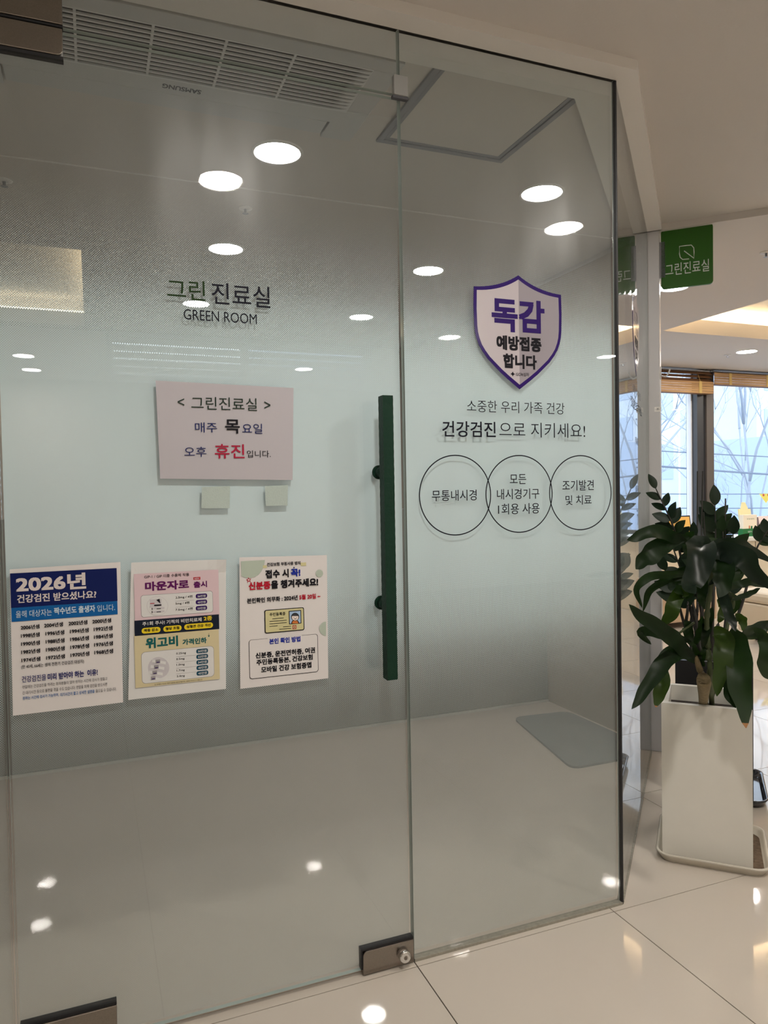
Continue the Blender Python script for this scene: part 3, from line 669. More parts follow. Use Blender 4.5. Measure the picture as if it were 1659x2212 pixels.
# air conditioner
ac = empty('air_conditioner', (.3, .38, ZC)); tag(ac, 'long white ceiling air conditioner with slatted grille behind the glass door', 'air conditioner')
AX0, AX1 = -.42, .845
mb = MB(); zz = ZC-.018
for b in ((AX0, AX1, .150, .205), (AX0, AX1, .445, .525)): mb.box(*b, zz, ZC, PLASTIC)
mb.box(AX0, AX0+.08, .205, .445, zz, ZC, PLASTIC); mb.box(.77, AX1, .205, .445, zz, ZC, PLASTIC); mb.build('panel', ac, bevel=.003)
MB().box(AX0+.08, .77, .205, .445, ZC-.003, ZC-.0005, DARK).build('intake', ac)
NS = 12
for i in range(NS+1):
    y = .205+(.24)*i/NS; xe = .771
    MB().box(AX0+.08, xe+.0, y-.0032, y+.0032, zz-.001, zz+.004, SLATM).build('slat', ac)
for x in (-.20, -.01, .175, .36, .545): 
    MB().box(x-.0035, x+.0035, .207, .443, zz-.0005, zz+.004, SLATM).build('divider', ac)
# rounded slot ends
for i in range(NS):
    y = .205+.24*(i+.5)/NS; x1_ = .771; MB().prism([(x1_-.06-.002*i, y+.0105, zz-.0012), (x1_+.0, y+.0105, zz-.0012), (x1_+.0, y-.0105, zz-.0012), (x1_-.004-.001*i, y-.001, zz-.0012)], (0, 0, .005), SLATM).build('slot_end', ac)
MB().box(AX0+.22, .735, .528, .612, zz+.002, ZC, PLASTIC).build('air_flap', ac, bevel=.003)
MB().box(AX0, AX0+.215, .525, .63, zz+.002, ZC, PLASTIC).build('panel_end', ac); MB().box(.742, AX1, .525, .63, zz+.002, ZC, PLASTIC).build('panel_end', ac)
mb = MB(); put_text(mb, 'SAMSUNG', Vector((.330, .472, zz-.0006)), Vector((-.110, 0, 0)), Vector((0, .024, 0)), mat('logo_ink', (.03, .03, .035, 1), .5), .03); mb.build('lettering', ac, recalc=False)
# access hatch
ha = empty('ceiling_hatch', (1.18, .36, ZC)); tag(ha, 'square grey framed access hatch in the ceiling behind the side pane', 'ceiling hatch')
hx0_, hx1_, hy0_, hy1_ = .936, 1.431, .122, .617
def frame(name, a, b, w, z0, z1, m):
    for q in ((a[0], a[1], b[0], b[0]+w), (a[0], a[1], b[1]-w, b[1]), (a[0], a[0]+w, b[0]+w, b[1]-w), (a[1]-w, a[1], b[0]+w, b[1]-w)): MB().box(*q, z0, z1, m).build(name, ha, bevel=.0015)
frame('frame_bar', (hx0_, hx1_), (hy0_, hy1_), .020, ZC-.009, ZC, ALU)
frame('door_frame_bar', (hx0_+.022, hx1_-.022), (hy0_+.022, hy1_-.022), .014, ZC-.006, ZC, ALU)
MB().box(hx0_+.036, hx1_-.036, hy0_+.036, hy1_-.036, ZC-.004, ZC-.0002, CEIL).build('hatch_board', ha)
# exit sign behind the camera, seen mirrored in the side pane
q0 = on_plane(1250, 690, (0, 1, 0), 4.5); q1 = on_plane(1290, 690, (0, 1, 0), 4.5); q2 = on_plane(1270, 664, (0, 1, 0), 4.5); q3 = on_plane(1270, 724, (0, 1, 0), 4.5)
ex = empty('exit_sign', ((q0.x+q1.x)/2, -4.5, q3.z)); tag(ex, 'green emergency exit sign mirrored in the side pane right of the shield sticker', 'exit sign')
w_ = q1.x-q0.x; h_ = q2.z-q3.z; EG = mat('exit_green', srgb(30, 120, 80), .5, emit=((.10, .55, .32), 2.2)); EW = mat('exit_white', (.9, .9, .9, 1), .5, emit=((.7, 1, .85), 2.2))
MB().box(q0.x, q1.x, -4.54, -4.5, q3.z, q2.z, EG).build('panel', ex, bevel=.004)
P_ = lambda u, v: (q1.x-u*w_, -4.499, q3.z+v*h_)
mb = MB(); mb.poly([P_(.66, .2), P_(.86, .2), P_(.86, .82), P_(.66, .82)], EW); mb.build('door_pictogram', ex, recalc=False)
mb = MB(); mb.poly([P_(.5+.07*math.cos(a_), .78+.06*math.sin(a_)) for a_ in [i*math.pi/6 for i in range(12)]], EW)
for pp in ([(.40, .68), (.54, .70), (.50, .48), (.38, .48)], [(.40, .50), (.50, .50), (.60, .22), (.52, .20)], [(.38, .50), (.46, .48), (.26, .26), (.20, .32)], [(.40, .68), (.42, .60), (.26, .52), (.24, .58)], [(.52, .68), (.54, .60), (.66, .54), (.64, .62)]): mb.poly([P_(*t_) for t_ in pp], EW)
mb.build('running_figure', ex, recalc=False)
MB().box((q0.x+q1.x)/2-.008, (q0.x+q1.x)/2+.008, -4.53, -4.515, q2.z, ZC, ALU).build('hanger', ex)
# sprinkler heads
for (x, y, z), lb in (((-.28, 1.39, ZC), 'small ceiling sprinkler behind the far left of the glass door'), ((.632, 1.363, ZC), 'small ceiling sprinkler between two downlights behind the glass door'),
                      ((5.366-.03, 3.289-.03, ZB), 'tiny ceiling sprinkler beside the window downlight'), ((3.203, 1.007, ZB), 'small ceiling sprinkler right of the green hanging sign')):
    mb = MB(); mb.tube([(x, y, z), (x, y, z-.004), (x, y, z-.006)], [.030, .028, .012], TRIM, 20); mb.tube([(x, y, z-.006), (x, y, z-.022), (x, y, z-.024)], [.006, .005, .014], ALU, 12)
    tag(mb.build('sprinkler'), lb, 'sprinkler')

# ================================================================== INSIDE THE GREEN ROOM
# window with closed slatted blind at the far wall
w5 = empty('window_5', (.12, 4.0, .9)); struct(w5, 'window of the green room behind its blind')
MB().box(.12, 2.2, 4.10, 4.11, .9, 2.44, WGLASS).build('glass_pane', w5)
mb = MB()
for b in ((.12, .17, .9, 2.44), (2.15, 2.2, .9, 2.44), (1.12, 1.18, .9, 2.44)): mb.box(b[0], b[1], 4.07, 4.13, b[2], b[3], ALU)
for b in ((.17, 2.15, .9, .95), (.17, 2.15, 2.40, 2.44)): mb.box(b[0], b[1], 4.07, 4.13, b[2], b[3], ALU)
mb.build('frame', w5)
bl = empty('slat_blind', (1.15, 3.96, 2.44)); tag(bl, 'closed grey slat blind at the far window behind the frosted glass', 'blind')
SB = mat('blind_slat_grey', (.45, .45, .44, 1), .5)
MB().box(.13, 2.19, 3.93, 3.98, 2.41, 2.44, SB).build('head_rail', bl)
sm = MB().box(.14, 2.18, -.027, .027, -.001, .001, SB).build('slat', bl); sme = sm.data; bpy.data.objects.remove(sm)
for i in range(27):
    o = link('slat', sme, bl); o.location = (0, 3.955, 2.385-.054*i); o.rotation_euler = (math.radians(60), 0, 0)
# low partition in the room
lpn = empty('low_partition', (.4, 1.87, 0)); tag(lpn, 'low plain partition standing behind the frosted glass with a pale foot rail', 'partition')
MB().box(-1.4, 2.44, 1.85, 1.90, .016, 1.15, mat('partition_grey', (.30, .29, .27, 1), .6)).build('panel', lpn, bevel=.004)
MB().box(-1.4, 2.44, 1.842, 1.90, .003, .016, mat('foot_rail', (.62, .60, .55, 1), .4)).build('foot_rail', lpn)
# floor mat
def smooth_poly(P, r):
    out = []; n = len(P)
    for i in range(n):
        a, b, c = Vector(P[i-1]), Vector(P[i]), Vector(P[(i+1) % n]); u = (a-b).normalized()*r; v = (c-b).normalized()*r
        for k in range(6): t = k/5; out.append(tuple((b+u)*(1-t)**2+b*2*t*(1-t)+(b+v)*t*t))
    return out
MATP = smooth_poly([(1.93, .92), (2.27, .92), (2.41, 1.10), (2.41, 1.62), (2.08, 1.65)], .06)
mm = MB(); mm.prism([(x, y, .001) for x, y in MATP], (0, 0, .012), mat('grey_mat', (.25, .25, .24, 1), .8, bump=.3, bscale=200))
tag(mm.build('floor_mat'), 'dark rounded grey mat on the floor behind the side pane', 'mat')

# ================================================================== PLANTER + PLANTS
def frame_at(o): return Matrix(((n45.x, d45.x, 0, o.x), (n45.y, d45.y, 0, o.y), (0, 0, 1, o.z), (0, 0, 0, 1)))
pO = Vector((1.748, .168, .006)); PM = frame_at(pO); pw = .273; ph = .515
POT = mat('white_planter', srgb(222, 219, 210), .45, var=.10, bscale=5, bump=.05)
plt = empty('square_planter', (1.94, .17, 0)); tag(plt, 'tall white square planter standing in a cream tray beside the side glass', 'planter')
mb = MB(); t_ = .022
mb.box(0, pw, 0, t_, 0, ph, POT, PM); mb.box(0, pw, pw-t_, pw, 0, ph, POT, PM); mb.box(0, t_, t_, pw-t_, 0, ph, POT, PM); mb.box(pw-t_, pw, t_, pw-t_, 0, ph, POT, PM); mb.box(t_, pw-t_, t_, pw-t_, 0, .02, POT, PM)
mb.build('body', plt)
MB().box(t_, pw-t_, t_, pw-t_, ph-.09, ph-.055, mat('dark_gravel', (.045, .035, .03, 1), .9, bump=1, bscale=120, var=.6), PM).build('gravel', plt)
pcen = PM @ Vector((pw/2, pw/2, 0))
mb = MB(); TC = mat('terracotta_plastic', (.20, .035, .015, 1), .5)
n = 28; zr = ph-.045
for rr, z in ((.070, ph-.11), (.078, ph-.050), (.073, ph-.050), (.070, ph-.064)):
    for i in range(n): an = 2*math.pi*i/n; mb.v.append((pcen.x+rr*math.cos(an), pcen.y+rr*math.sin(an), z))
for l in range(3):
    for i in range(n): j = (i+1) % n; mb.f.append((l*n+i, l*n+j, (l+1)*n+j, (l+1)*n+i)); mb.m.append(mb.mi(TC))
mb.f.append(tuple(3*n+i for i in range(n))); mb.m.append(mb.mi(mat('soil', (.03, .02, .015, 1), .95, bump=1, bscale=150)))
mb.build('inner_pot', plt)
def tray(name, cx, cy, w, hgt, m, label, dirt=None, r=.045):
    C = Vector((cx, cy, 0)); M = frame_at(C)
    root = empty(name, (cx, cy, 0)); tag(root, label, 'tray')
    mb = MB(); N6 = 6; rings = [(w-.03, 0), (w-.008, hgt-.006), (w, hgt), (w-.012, hgt+.002), (w-.022, hgt-.006), (w-.036, .006)]; k = mb.mi(m)
    for W_, z in rings:
        for x, y in rounded(W_, W_, r, N6): mb.v.append(tuple(M @ Vector((x, y, z+.0005))))
    n = 4*(N6+1)
    for l in range(len(rings)-1):
        for i in range(n): j = (i+1) % n; mb.smooth.add(len(mb.f)); mb.f.append((l*n+i, l*n+j, (l+1)*n+j, (l+1)*n+i)); mb.m.append(k)
    mb.f.append(tuple(range(n))); mb.m.append(k); b = (len(rings)-1)*n; mb.f.append(tuple(b+i for i in range(n))); mb.m.append(mb.mi(dirt or m))
    mb.build('rim', root)
    return root
DIRT = mat('tray_dirt', (.16, .11, .07, 1), .9, bump=.8, bscale=80, var=.7)
tray('planter_tray', 1.945, .150, .345, .028, mat('cream_tray', srgb(205, 198, 184), .4), 'cream rounded tray under the white planter', DIRT)
BK = mat('black_planter', (.006, .006, .008, 1), .35); bO = Vector((2.352, .338, .008))
bw = .28
BM = frame_at(bO-n45*bw); bp = empty('black_planter', (2.352, .536, 0)); tag(bp, 'tall black square planter standing behind the white one', 'planter')
mb = MB(); t_ = .02; bh = .54
mb.box(0, bw, 0, t_, 0, bh, BK, BM); mb.box(0, bw, bw-t_, bw, 0, bh, BK, BM); mb.box(0, t_, t_, bw-t_, 0, bh, BK, BM); mb.box(bw-t_, bw, t_, bw-t_, 0, bh, BK, BM); mb.box(t_, bw-t_, t_, bw-t_, 0, .02, BK, BM)
mb.build('body', bp)
MB().box(t_, bw-t_, t_, bw-t_, bh-.06, bh-.03, MATS['soil'], BM).build('soil', bp)
bcen = BM @ Vector((bw/2, bw/2, 0))
tray('planter_tray', bcen.x+.01, bcen.y-.0, .37, .030, mat('black_tray', (.01, .011, .014, 1), .15, coat=.5), 'glossy black tray under the black planter')

LEAF = []
for i, (col, ro) in enumerate((((.006, .017, .004, 1), .45), ((.008, .022, .004, 1), .48), ((.022, .042, .006, 1), .4), ((.008, .015, .010, 1), .36))):
    m = mat('dracaena_leaf_%d' % i, col, ro, var=.25, bscale=8, spec=.28)
    nt = m.node_tree; b = nt.nodes['Principled BSDF']; tl = nt.nodes.new('ShaderNodeBsdfTranslucent'); tl.inputs[0].default_value = (col[0]*2.2, col[1]*2.6, col[2]*1.5, 1)
    ms = nt.nodes.new('ShaderNodeMixShader'); ms.inputs[0].default_value = .3; nt.links.new(b.outputs[0], ms.inputs[1]); nt.links.new(tl.outputs[0], ms.inputs[2])
    nt.links.new(ms.outputs[0], nt.nodes['Material Output'].inputs[0]); LEAF.append(m)
STEM = mat('dark_stem', (.018, .016, .012, 1), .6); CANE = mat('papery_cane', (.22, .17, .09, 1), .8, bump=.6, bscale=60, var=.4); CANEG = mat('ringed_green_cane', (.06, .08, .03, 1), .6, var=.4, bscale=25)
TIPM = mat('brown_leaf_tip', (.30, .14, .05, 1), .8)
def catmull(P, n):
    out = []; Q = [P[0]*2-P[1]]+P+[P[-1]*2-P[-2]]; m = len(P)-1
    for i in range(n+1):
        t = i/n*m; k = min(int(t), m-1); u = t-k; a, b, c, d = Q[k:k+4]
        out.append(.5*((2*b)+(c-a)*u+(2*a-5*b+4*c-d)*u*u+(-a+3*b-3*c+d)*u**3))
    return out
KC = 3.566
def cp(x, y, d): return at_depth(1320+x/KC, 980+y/KC, d)
def leaf(pts, width, m, parent, dep, dd=0., fold=.25, twist=0., tip=False, peak=.45, wav=.11, name='leaf'):
    """strap leaf: spine points (measured), widest width, depth of the plant and change of depth to the tip"""
    n = 22; L_ = len(pts)-1
    P = [cp(x, y, dep+dd*(i/L_)**1.3+(0.02*math.sin(i*2.1))) for i, (x, y) in enumerate(pts)]
    S = catmull(P, n); W = width/KC/F_PX*dep; mb = MB(); k = mb.mi(m); ph_ = random.random()*6
    for i, p in enumerate(S):
        u = i/n; t = (S[min(i+1, n)]-S[max(i-1, 0)]).normalized(); v = (p-CAM).normalized()
        s = t.cross(v).normalized(); up = s.cross(t).normalized()
        an = math.radians(twist*(u-.5)+18*math.sin(u*5+ph_)); s2 = s*math.cos(an)+up*math.sin(an); up2 = up*math.cos(an)-s*math.sin(an)
        e = math.log(.5)/math.log(peak); prof = max(0, math.sin(math.pi*min(1, max(0, u))**e))**.62; prof = max(prof, .10 if u < .5 else .02)
        w = W/2*prof
        for q in (-1, -.55, 0, .55, 1):
            ww = w*(1+wav*math.sin(u*19+ph_+q*2)) if abs(q) == 1 else w
            mb.v.append(tuple(p+s2*(q*ww)-up2*(abs(q)**1.4*w*fold*(1+.5*math.sin(u*9+ph_)))))
    for i in range(n):
        for j in range(4):
            a = i*5+j; mb.smooth.add(len(mb.f)); mb.f.append((a, a+1, a+6, a+5))
            mb.m.append(mb.mi(TIPM) if (tip and i >= n-1) else k)
    return mb.build(name, parent, recalc=False)
DD = 2.24                      # viewing depth of the corn plant (white planter)
dr = empty('corn_plant', (pcen.x, pcen.y, ph-.03)); tag(dr, 'broad leaved corn plant with long drooping leaves growing in the white planter', 'plant')
G0, G1, G2, G3 = LEAF
spec = [([(600, 700), (480, 640), (330, 600), (210, 640), (122, 665)], 105, G0, -.10, {}), ([(600, 640), (430, 680), (320, 770), (250, 830), (190, 890)], 150, G0, -.05, {}),
 ([(760, 760), (705, 700), (690, 760), (665, 900), (600, 1010), (655, 1080)], 200, G3, -.25, dict(fold=.4)), ([(760, 800), (850, 765), (1000, 790), (1100, 900), (1270, 1060)], 170, G3, -.15, {}),
 ([(760, 720), (850, 688), (990, 700), (1100, 760), (1280, 850)], 95, G3, .05, {}), ([(770, 790), (840, 800), (870, 900), (865, 1010), (830, 1110)], 165, G0, -.1, {}),
 ([(1035, 850), (930, 880), (840, 950), (745, 1015)], 62, G3, -.05, {}), ([(785, 880), (840, 1000), (890, 1180), (930, 1290), (960, 1370)], 80, G3, -.12, {}),
 ([(650, 935), (500, 925), (300, 950), (200, 1040), (240, 1190)], 66, G1, -.05, {}), ([(640, 940), (450, 970), (300, 1060), (245, 1220)], 60, G1, .03, {}), ([(600, 1090), (520, 1070), (480, 1180), (440, 1270), (380, 1320)], 110, G2, .02, {}), ([(640, 1085), (560, 1060), (480, 1060)], 110, G1, 0., {}),
 ([(660, 1620), (540, 1490), (430, 1390), (260, 1270), (138, 1160)], 125, G0, -.15, {}), ([(620, 1450), (460, 1400), (320, 1370), (225, 1380), (310, 1470)], 85, G0, .05, {}),
 ([(600, 1430), (470, 1500), (370, 1600), (320, 1640)], 70, G0, .02, {}), ([(650, 1560), (500, 1540), (370, 1660), (260, 1830), (158, 1968)], 120, G0, -.12, {}), ([(500, 1560), (400, 1640), (395, 1780), (360, 1880), (345, 1955)], 105, G2, -.08, dict(tip=True)),
 ([(800, 1330), (850, 1400), (870, 1520), (845, 1690), (815, 1870)], 150, G2, -.1, {}), ([(930, 1350), (985, 1480), (985, 1680), (1010, 1900), (1040, 2115)], 185, G1, -.18, dict(tip=True, peak=.42)), ([(960, 1600), (930, 1690), (920, 1850), (960, 1960)], 100, G0, -.1, {}),
 ([(1000, 1400), (1110, 1345), (1270, 1280)], 75, G0, .1, {}), ([(1000, 1420), (1120, 1400), (1200, 1330), (1270, 1310)], 60, G1, .15, {}), ([(1100, 1340), (1180, 1420), (1190, 1560), (1180, 1660), (1225, 1740)], 115, G1, .1, {}),
 ([(930, 1130), (1060, 1080), (1150, 1035)], 46, G0, .05, {}), ([(860, 1060), (980, 1010), (1080, 990), (1190, 1030)], 66, G0, .1, {}), ([(700, 1250), (690, 1380), (640, 1480)], 70, G1, .05, {}), ([(780, 1180), (750, 1290), (730, 1400), (700, 1500)], 72, G0, 0., {}),
 ([(820, 1120), (860, 1180), (845, 1260), (830, 1300)], 62, G2, 0., {}), ([(760, 900), (720, 980), (700, 1100), (720, 1200)], 80, G0, .05, {}), ([(880, 1080), (950, 1130), (940, 1240)], 90, G1, .1, {}), ([(960, 1230), (1010, 1280), (1020, 1370)], 70, G2, .05, {}), ([(700, 1640), (660, 1560), (640, 1460)], 60, G1, 0, {}), ([(720, 1640), (690, 1590), (720, 1520), (760, 1400)], 60, G1, .03, {}),
 ([(600, 860), (540, 930), (500, 1000), (440, 1040)], 110, G0, .08, {}), ([(640, 600), (600, 640), (590, 720), (600, 800)], 90, G0, .1, {}), ([(560, 1290), (590, 1330), (600, 1410), (640, 1500)], 80, G0, .1, {}), ([(900, 1400), (900, 1450), (920, 1500), (900, 1600)], 60, G0, .05, {})]
for pts, w, m, dd, kw in spec: leaf(pts, w, m, dr, DD, dd, **kw)
dz = at_depth(0, 0, 0)
mb = MB(); base = Vector((pcen.x-.012, pcen.y, ph-.035)); mb.tube(catmull([base, cp(715, 1760, DD), cp(695, 1700, DD), cp(650, 1560, DD)], 12), [.015, .014, .016, .019, .021, .020, .017, .014, .012, .010, .009, .008, .006], CANE, 12); mb.build('cane', dr)
mb = MB(); base = Vector((pcen.x+.018, pcen.y-.01, ph-.035)); pth = catmull([base, cp(765, 1700, DD), cp(748, 1480, DD), cp(738, 1250, DD), cp(770, 1000, DD), cp(770, 780, DD)], 60); mb.tube(pth, [.0085+.0022*(1 if i % 6 < 2 else 0)-i*.00004 for i in range(61)], CANEG, 10); mb.build('cane', dr)
mb = MB(); mb.tube(catmull([Vector((pcen.x+.03, pcen.y+.01, ph-.035)), cp(850, 1600, DD+.04), cp(900, 1300, DD+.05), cp(940, 1130, DD+.05), cp(850, 1010, DD+.02)], 20), .006, CANEG, 8); mb.build('cane', dr)
for a_, b_2 in (((640, 1300), (500, 1400)), ((760, 800), (650, 935)), ((940, 1330), (1010, 1400))):
    MB().tube([cp(*a_, DD+.02), cp(*b_2, DD+.02)], .0035, CANEG, 6).build('stalk', dr)
# ZZ plant
ZD = 3.06
zz_ = empty('zz_plant', (bcen.x, bcen.y, bh-.03)); tag(zz_, 'upright plant with glossy paired leaflets growing in the black planter', 'plant')
ZM = mat('zz_leaflet', (.006, .018, .006, 1), .42, spec=.25, var=.2, bscale=6); ZM2 = mat('zz_leaflet_light', (.014, .032, .008, 1), .42, spec=.25, var=.2, bscale=6)
def leaflet_mesh(m, nm):
    mb = MB(); n = 9; k = mb.mi(m)
    for i in range(n+1):
        u = i/n; w = .27*max(.02, math.sin(math.pi*u**.85))**.8
        for q in (-1, 0, 1): mb.v.append((u, q*w, abs(q)*.05*math.sin(math.pi*u)-.06*u*u))
    for i in range(n):
        for j in range(2): a = i*3+j; mb.smooth.add(len(mb.f)); mb.f.append((a, a+1, a+4, a+3)); mb.m.append(k)
    o = mb.build(nm, None, recalc=False); me = o.data; bpy.data.objects.remove(o); return me
LM = [leaflet_mesh(ZM, 'leaf'), leaflet_mesh(ZM2, 'leaf')]
def zstem(pts, lo, leaves, size, dep=ZD, rad=.008, dens=None, start=.45, mi=0):
    base = Vector((bcen.x+lo[0], bcen.y+lo[1], bh-.035)); P = [base]+[cp(x, y, dep+.04*math.sin(x)) for x, y in pts]
    S = catmull(P, 40); mb = MB(); mb.tube(S, [rad*(1-.72*i/40) for i in range(41)], STEM, 8); st = mb.build('stem', zz_)
    for q in range(leaves):
        u = start+(1-start)*(q/leaves)**.95 if q < leaves-1 else 1.0; i = min(40, int(u*40)); p = S[i]; t = (S[min(i+1, 40)]-S[max(i-1, 0)]).normalized()
        v = (p-CAM).normalized(); s = t.cross(v).normalized()*(1 if q % 2 else -1)
        if q == leaves-1: d = t
        else: d = (s*(.95-.25*u)+t*(.45+.5*u)+v*random.uniform(-.45, .45)+Vector((0, 0, random.uniform(-.15, .1)))).normalized()
        nn = (v*-1+Vector((0, 0, random.uniform(.0, .9)))+s*random.uniform(-.5, .5)); b = nn.cross(d).normalized(); c = d.cross(b); sz = size*(1.0-.35*u)*random.uniform(.85, 1.15)
        o = link('leaf', LM[mi if random.random() < .8 else 1-mi], zz_)
        o.matrix_world = Matrix(((d.x*sz, b.x*sz, c.x*sz, p.x), (d.y*sz, b.y*sz, c.y*sz, p.y), (d.z*sz, b.z*sz, c.z*sz, p.z), (0, 0, 0, 1)))
bpy.context.view_layer.update()
zstem([(600, 1150), (530, 760), (470, 540), (345, 270)], (-.04, .0), 13, .100, start=.52)
zstem([(790, 1050), (805, 700), (800, 400)], (.02, .03), 13, .12, start=.5, mi=1)
zstem([(900, 1100), (925, 850), (940, 620)], (.05, .0), 8, .12, start=.55, mi=1)
zstem([(640, 1200), (560, 960), (440, 620)], (-.02, .04), 8, .115, start=.5)
zstem([(1010, 1150), (1110, 760), (1230, 560)], (.08, .04), 8, .11, start=.75)
zstem([(700, 1250), (660, 980), (640, 640)], (0, .02), 9, .115, start=.45)
zstem([(850, 1200), (880, 950), (860, 600)], (.03, .05), 9, .115, start=.5, mi=1)
zstem([(560, 1300), (500, 1080), (420, 900)], (-.06, .02), 7, .11, start=.5)
for x in (585, 625, 660, 700): zstem([(x, 1400), (x+5, 1200), (x+12, 1080)], ((x-650)/2600, .0), 0, .08, rad=.011)
for (xa, ya, xb, yb) in ((690, 900, 706, 135), (662, 900, 666, 135), (735, 800, 712, 450), (880, 500, 881, 345)):
    MB().tube([cp(xa, ya+700, ZD), cp(xa, ya, ZD), cp(xb, yb, ZD)], .0028, STEM, 6).build('support_stick', zz_)

# ================================================================== WAITING ROOM
BEIGE = mat('beige_leather', srgb(214, 198, 172), .5); SILL = mat('cream_ledge', srgb(226, 216, 196), .45); WOODB = mat('pale_wood_bench', srgb(205, 178, 148), .5, var=.08, bscale=12)
lg = empty('window_ledge', (6, 3.8, 0)); tag(lg, 'long cream ledge cabinet running below the windows', 'ledge')
MB().box(3.2, 8.9, 3.60, 3.985, 0, .70, SILL).build('body', lg, bevel=.004); MB().box(3.18, 8.92, 3.57, 3.985, .70, .735, mat('white_ledge_top', (.8, .78, .74, 1), .35)).build('top', lg, bevel=.004)
for x in (4.4, 5.25, 6.05, 6.9, 7.7): MB().box(x-.003, x+.003, 3.598, 3.601, .02, .69, GROUT).build('joint', lg)
def bench(name, pts, z0, z1, m, label, feet):
    root = empty(name, (sum(p[0] for p in pts)/len(pts), sum(p[1] for p in pts)/len(pts), 0)); tag(root, label, 'bench')
    MB().prism([(x, y, z0) for x, y in pts], (0, 0, (z1-z0)*.72), m).build('base', root, bevel=.012)
    MB().prism([(x, y, z0+(z1-z0)*.725) for x, y in pts], (0, 0, (z1-z0)*.275), m).build('seat', root, bevel=.03)
    for x, y in feet: MB().tube([(x, y, 0), (x, y, z0+.002)], .03, BLACK, 16, False).build('leg', root)
bench('upholstered_bench', rounded(1.0, 1.25, .16, 6, 5.36, 2.18), .06, .395, BEIGE, 'cream upholstered bench at the right edge behind the plants', [(4.96, 2.60), (5.75, 2.65), (4.96, 1.7), (5.75, 1.7)])
bench('low_bench', rounded(1.3, .34, .03, 4, 4.55, 3.42-.0), .05, .40, WOODB, 'low pale bench against the ledge, left of the plants', [(4.0, 3.35), (5.1, 3.35), (4.0, 3.5), (5.1, 3.5)])
# things on the ledge
def ledge_pt(px, py, y=3.72): return on_plane(px, py, (0, 1, 0), y)
ZL = .7352
def card(name, px0, px1, pyt, label, cat, m, y=3.72, th=.012, tilt=8, z=ZL):
    a = ledge_pt(px0, 1150, y); b = ledge_pt(px1, 1150, y); h = ledge_pt((px0+px1)/2, pyt, y).z-z; w = b.x-a.x
    root = empty(name, ((a.x+b.x)/2, y, z)); tag(root, label, cat)
    M = Matrix.Translation((a.x, y, z)) @ Matrix.Rotation(math.radians(-tilt), 4, 'X')
    MB().box(0, w, 0, th, 0, h, m, M).build('board', root)
    return root, M, w, h
TG = mat('tablet_black', (.02, .02, .025, 1), .3)
r_, M, w, h_ = card('framed_sign', 1436, 1496, 1114, 'black framed yellow information stand on the ledge behind the plant', 'sign', TG)
MB().box(.012, w-.012, -.0015, 0, .012, h_-.012, mat('sign_yellow', srgb(236, 186, 96), .5), M).build('sheet', r_)
mb = MB()
for i in range(5):
    put_text(mb, ('진료안내', '건강검진 안내', '예약 및 접수', '진료시간 안내', '문의 바랍니다')[i], M @ Vector((.03, -.0022, h_*(.78-.14*i))), Vector((w*(.5, .7, .6, .7, .55)[i], 0, 0)), M.to_3x3() @ Vector((0, 0, h_*.07)), mat('brown_ink', srgb(110, 80, 60), .6))
mb.build('print', r_, recalc=False)
r_, M, w, h_ = card('leaflet_card', 1602, 1628, 1099, 'tall yellow topped card stand at the back of the ledge leaflets', 'leaflet stand', mat('card_yellow', srgb(240, 232, 180), .5), y=3.80)
MB().prism([M @ Vector((w/2+x, 0, h_+z)) for x, z in ((-.05, 0), (.05, 0), (.02, .07), (-.02, .07))], (0, .01, 0), MATS['card_yellow']).build('card_top', r_)
r_, M, w, h_ = card('leaflet_box', 1606, 1635, 1112, 'cream leaflet box with green base on the window ledge', 'leaflet stand', mat('card_cream', srgb(246, 236, 216), .5), y=3.70, th=.05, tilt=0)
MB().box(-.012, w+.002, -.004, .055, 0, h_*.36, mat('box_green', srgb(12, 110, 52), .5), M).build('base', r_)
mb = MB(); gi = MATS['box_green']; put_text(mb, '건강검진', M @ Vector((w*.25, -.001, h_*.78)), Vector((w*.55, 0, 0)), Vector((0, 0, h_*.06)), gi)
mb.box(w*.40, w*.48, -.002, 0, h_*.36, h_*.5, mat('leaf_orange', srgb(210, 130, 90), .6), M); mb.box(w*.55, w*.66, -.002, 0, h_*.36, h_*.48, gi, M); put_text(mb, '안내', M @ Vector((w*.3, -.005, h_*.18)), Vector((w*.45, 0, 0)), Vector((0, 0, h_*.08)), WH); mb.build('print', r_, recalc=False)
r_, M, w, h_ = card('pink_leaflet', 1645, 1667, 1114, 'pink and white leaflet holder at the right end of the ledge', 'leaflet stand', mat('card_pink', srgb(238, 222, 220), .5), y=3.68, tilt=12, z=ZL+.004)
MB().box(0, w, -.0015, 0, 0, h_*.18, mat('plum_band', srgb(80, 60, 80), .5), M).build('band', r_); MB().box(-.03, -.0, 0, .05, 0, h_*.95, mat('plum_grey', srgb(120, 105, 110), .5), M).build('side', r_)

# windows of the waiting room
FR = mat('dark_window_frame', (.025, .027, .032, 1), .4); FR2 = mat('brown_grey_frame', (.10, .085, .075, 1), .5)
w6 = empty('window_6', (3, 4.05, .72)); struct(w6, 'left waiting room window')
MB().box(3.0, 5.71, 4.09, 4.10, .735, 2.44, WGLASS).build('glass_pane', w6)
MB().box(5.705, 5.81, 3.99, 4.14, .735, 2.44, FR).build('mullion', w6); MB().box(5.81, 5.905, 3.97, 4.14, .735, 2.44, FR2).build('mullion', w6)
MB().box(5.690, 5.705, 4.06, 4.12, .735, 2.44, mat('frame_light', (.75, .77, .8, 1), .4)).build('bead', w6)
mb = MB(); mb.box(3.0, 5.69, 4.06, 4.14, .735, .775, FR); mb.box(3.0, 3.06, 4.06, 4.14, .775, 2.40, FR); mb.box(3.0, 5.69, 4.06, 4.14, 2.40, 2.44, FR); mb.build('frame', w6)
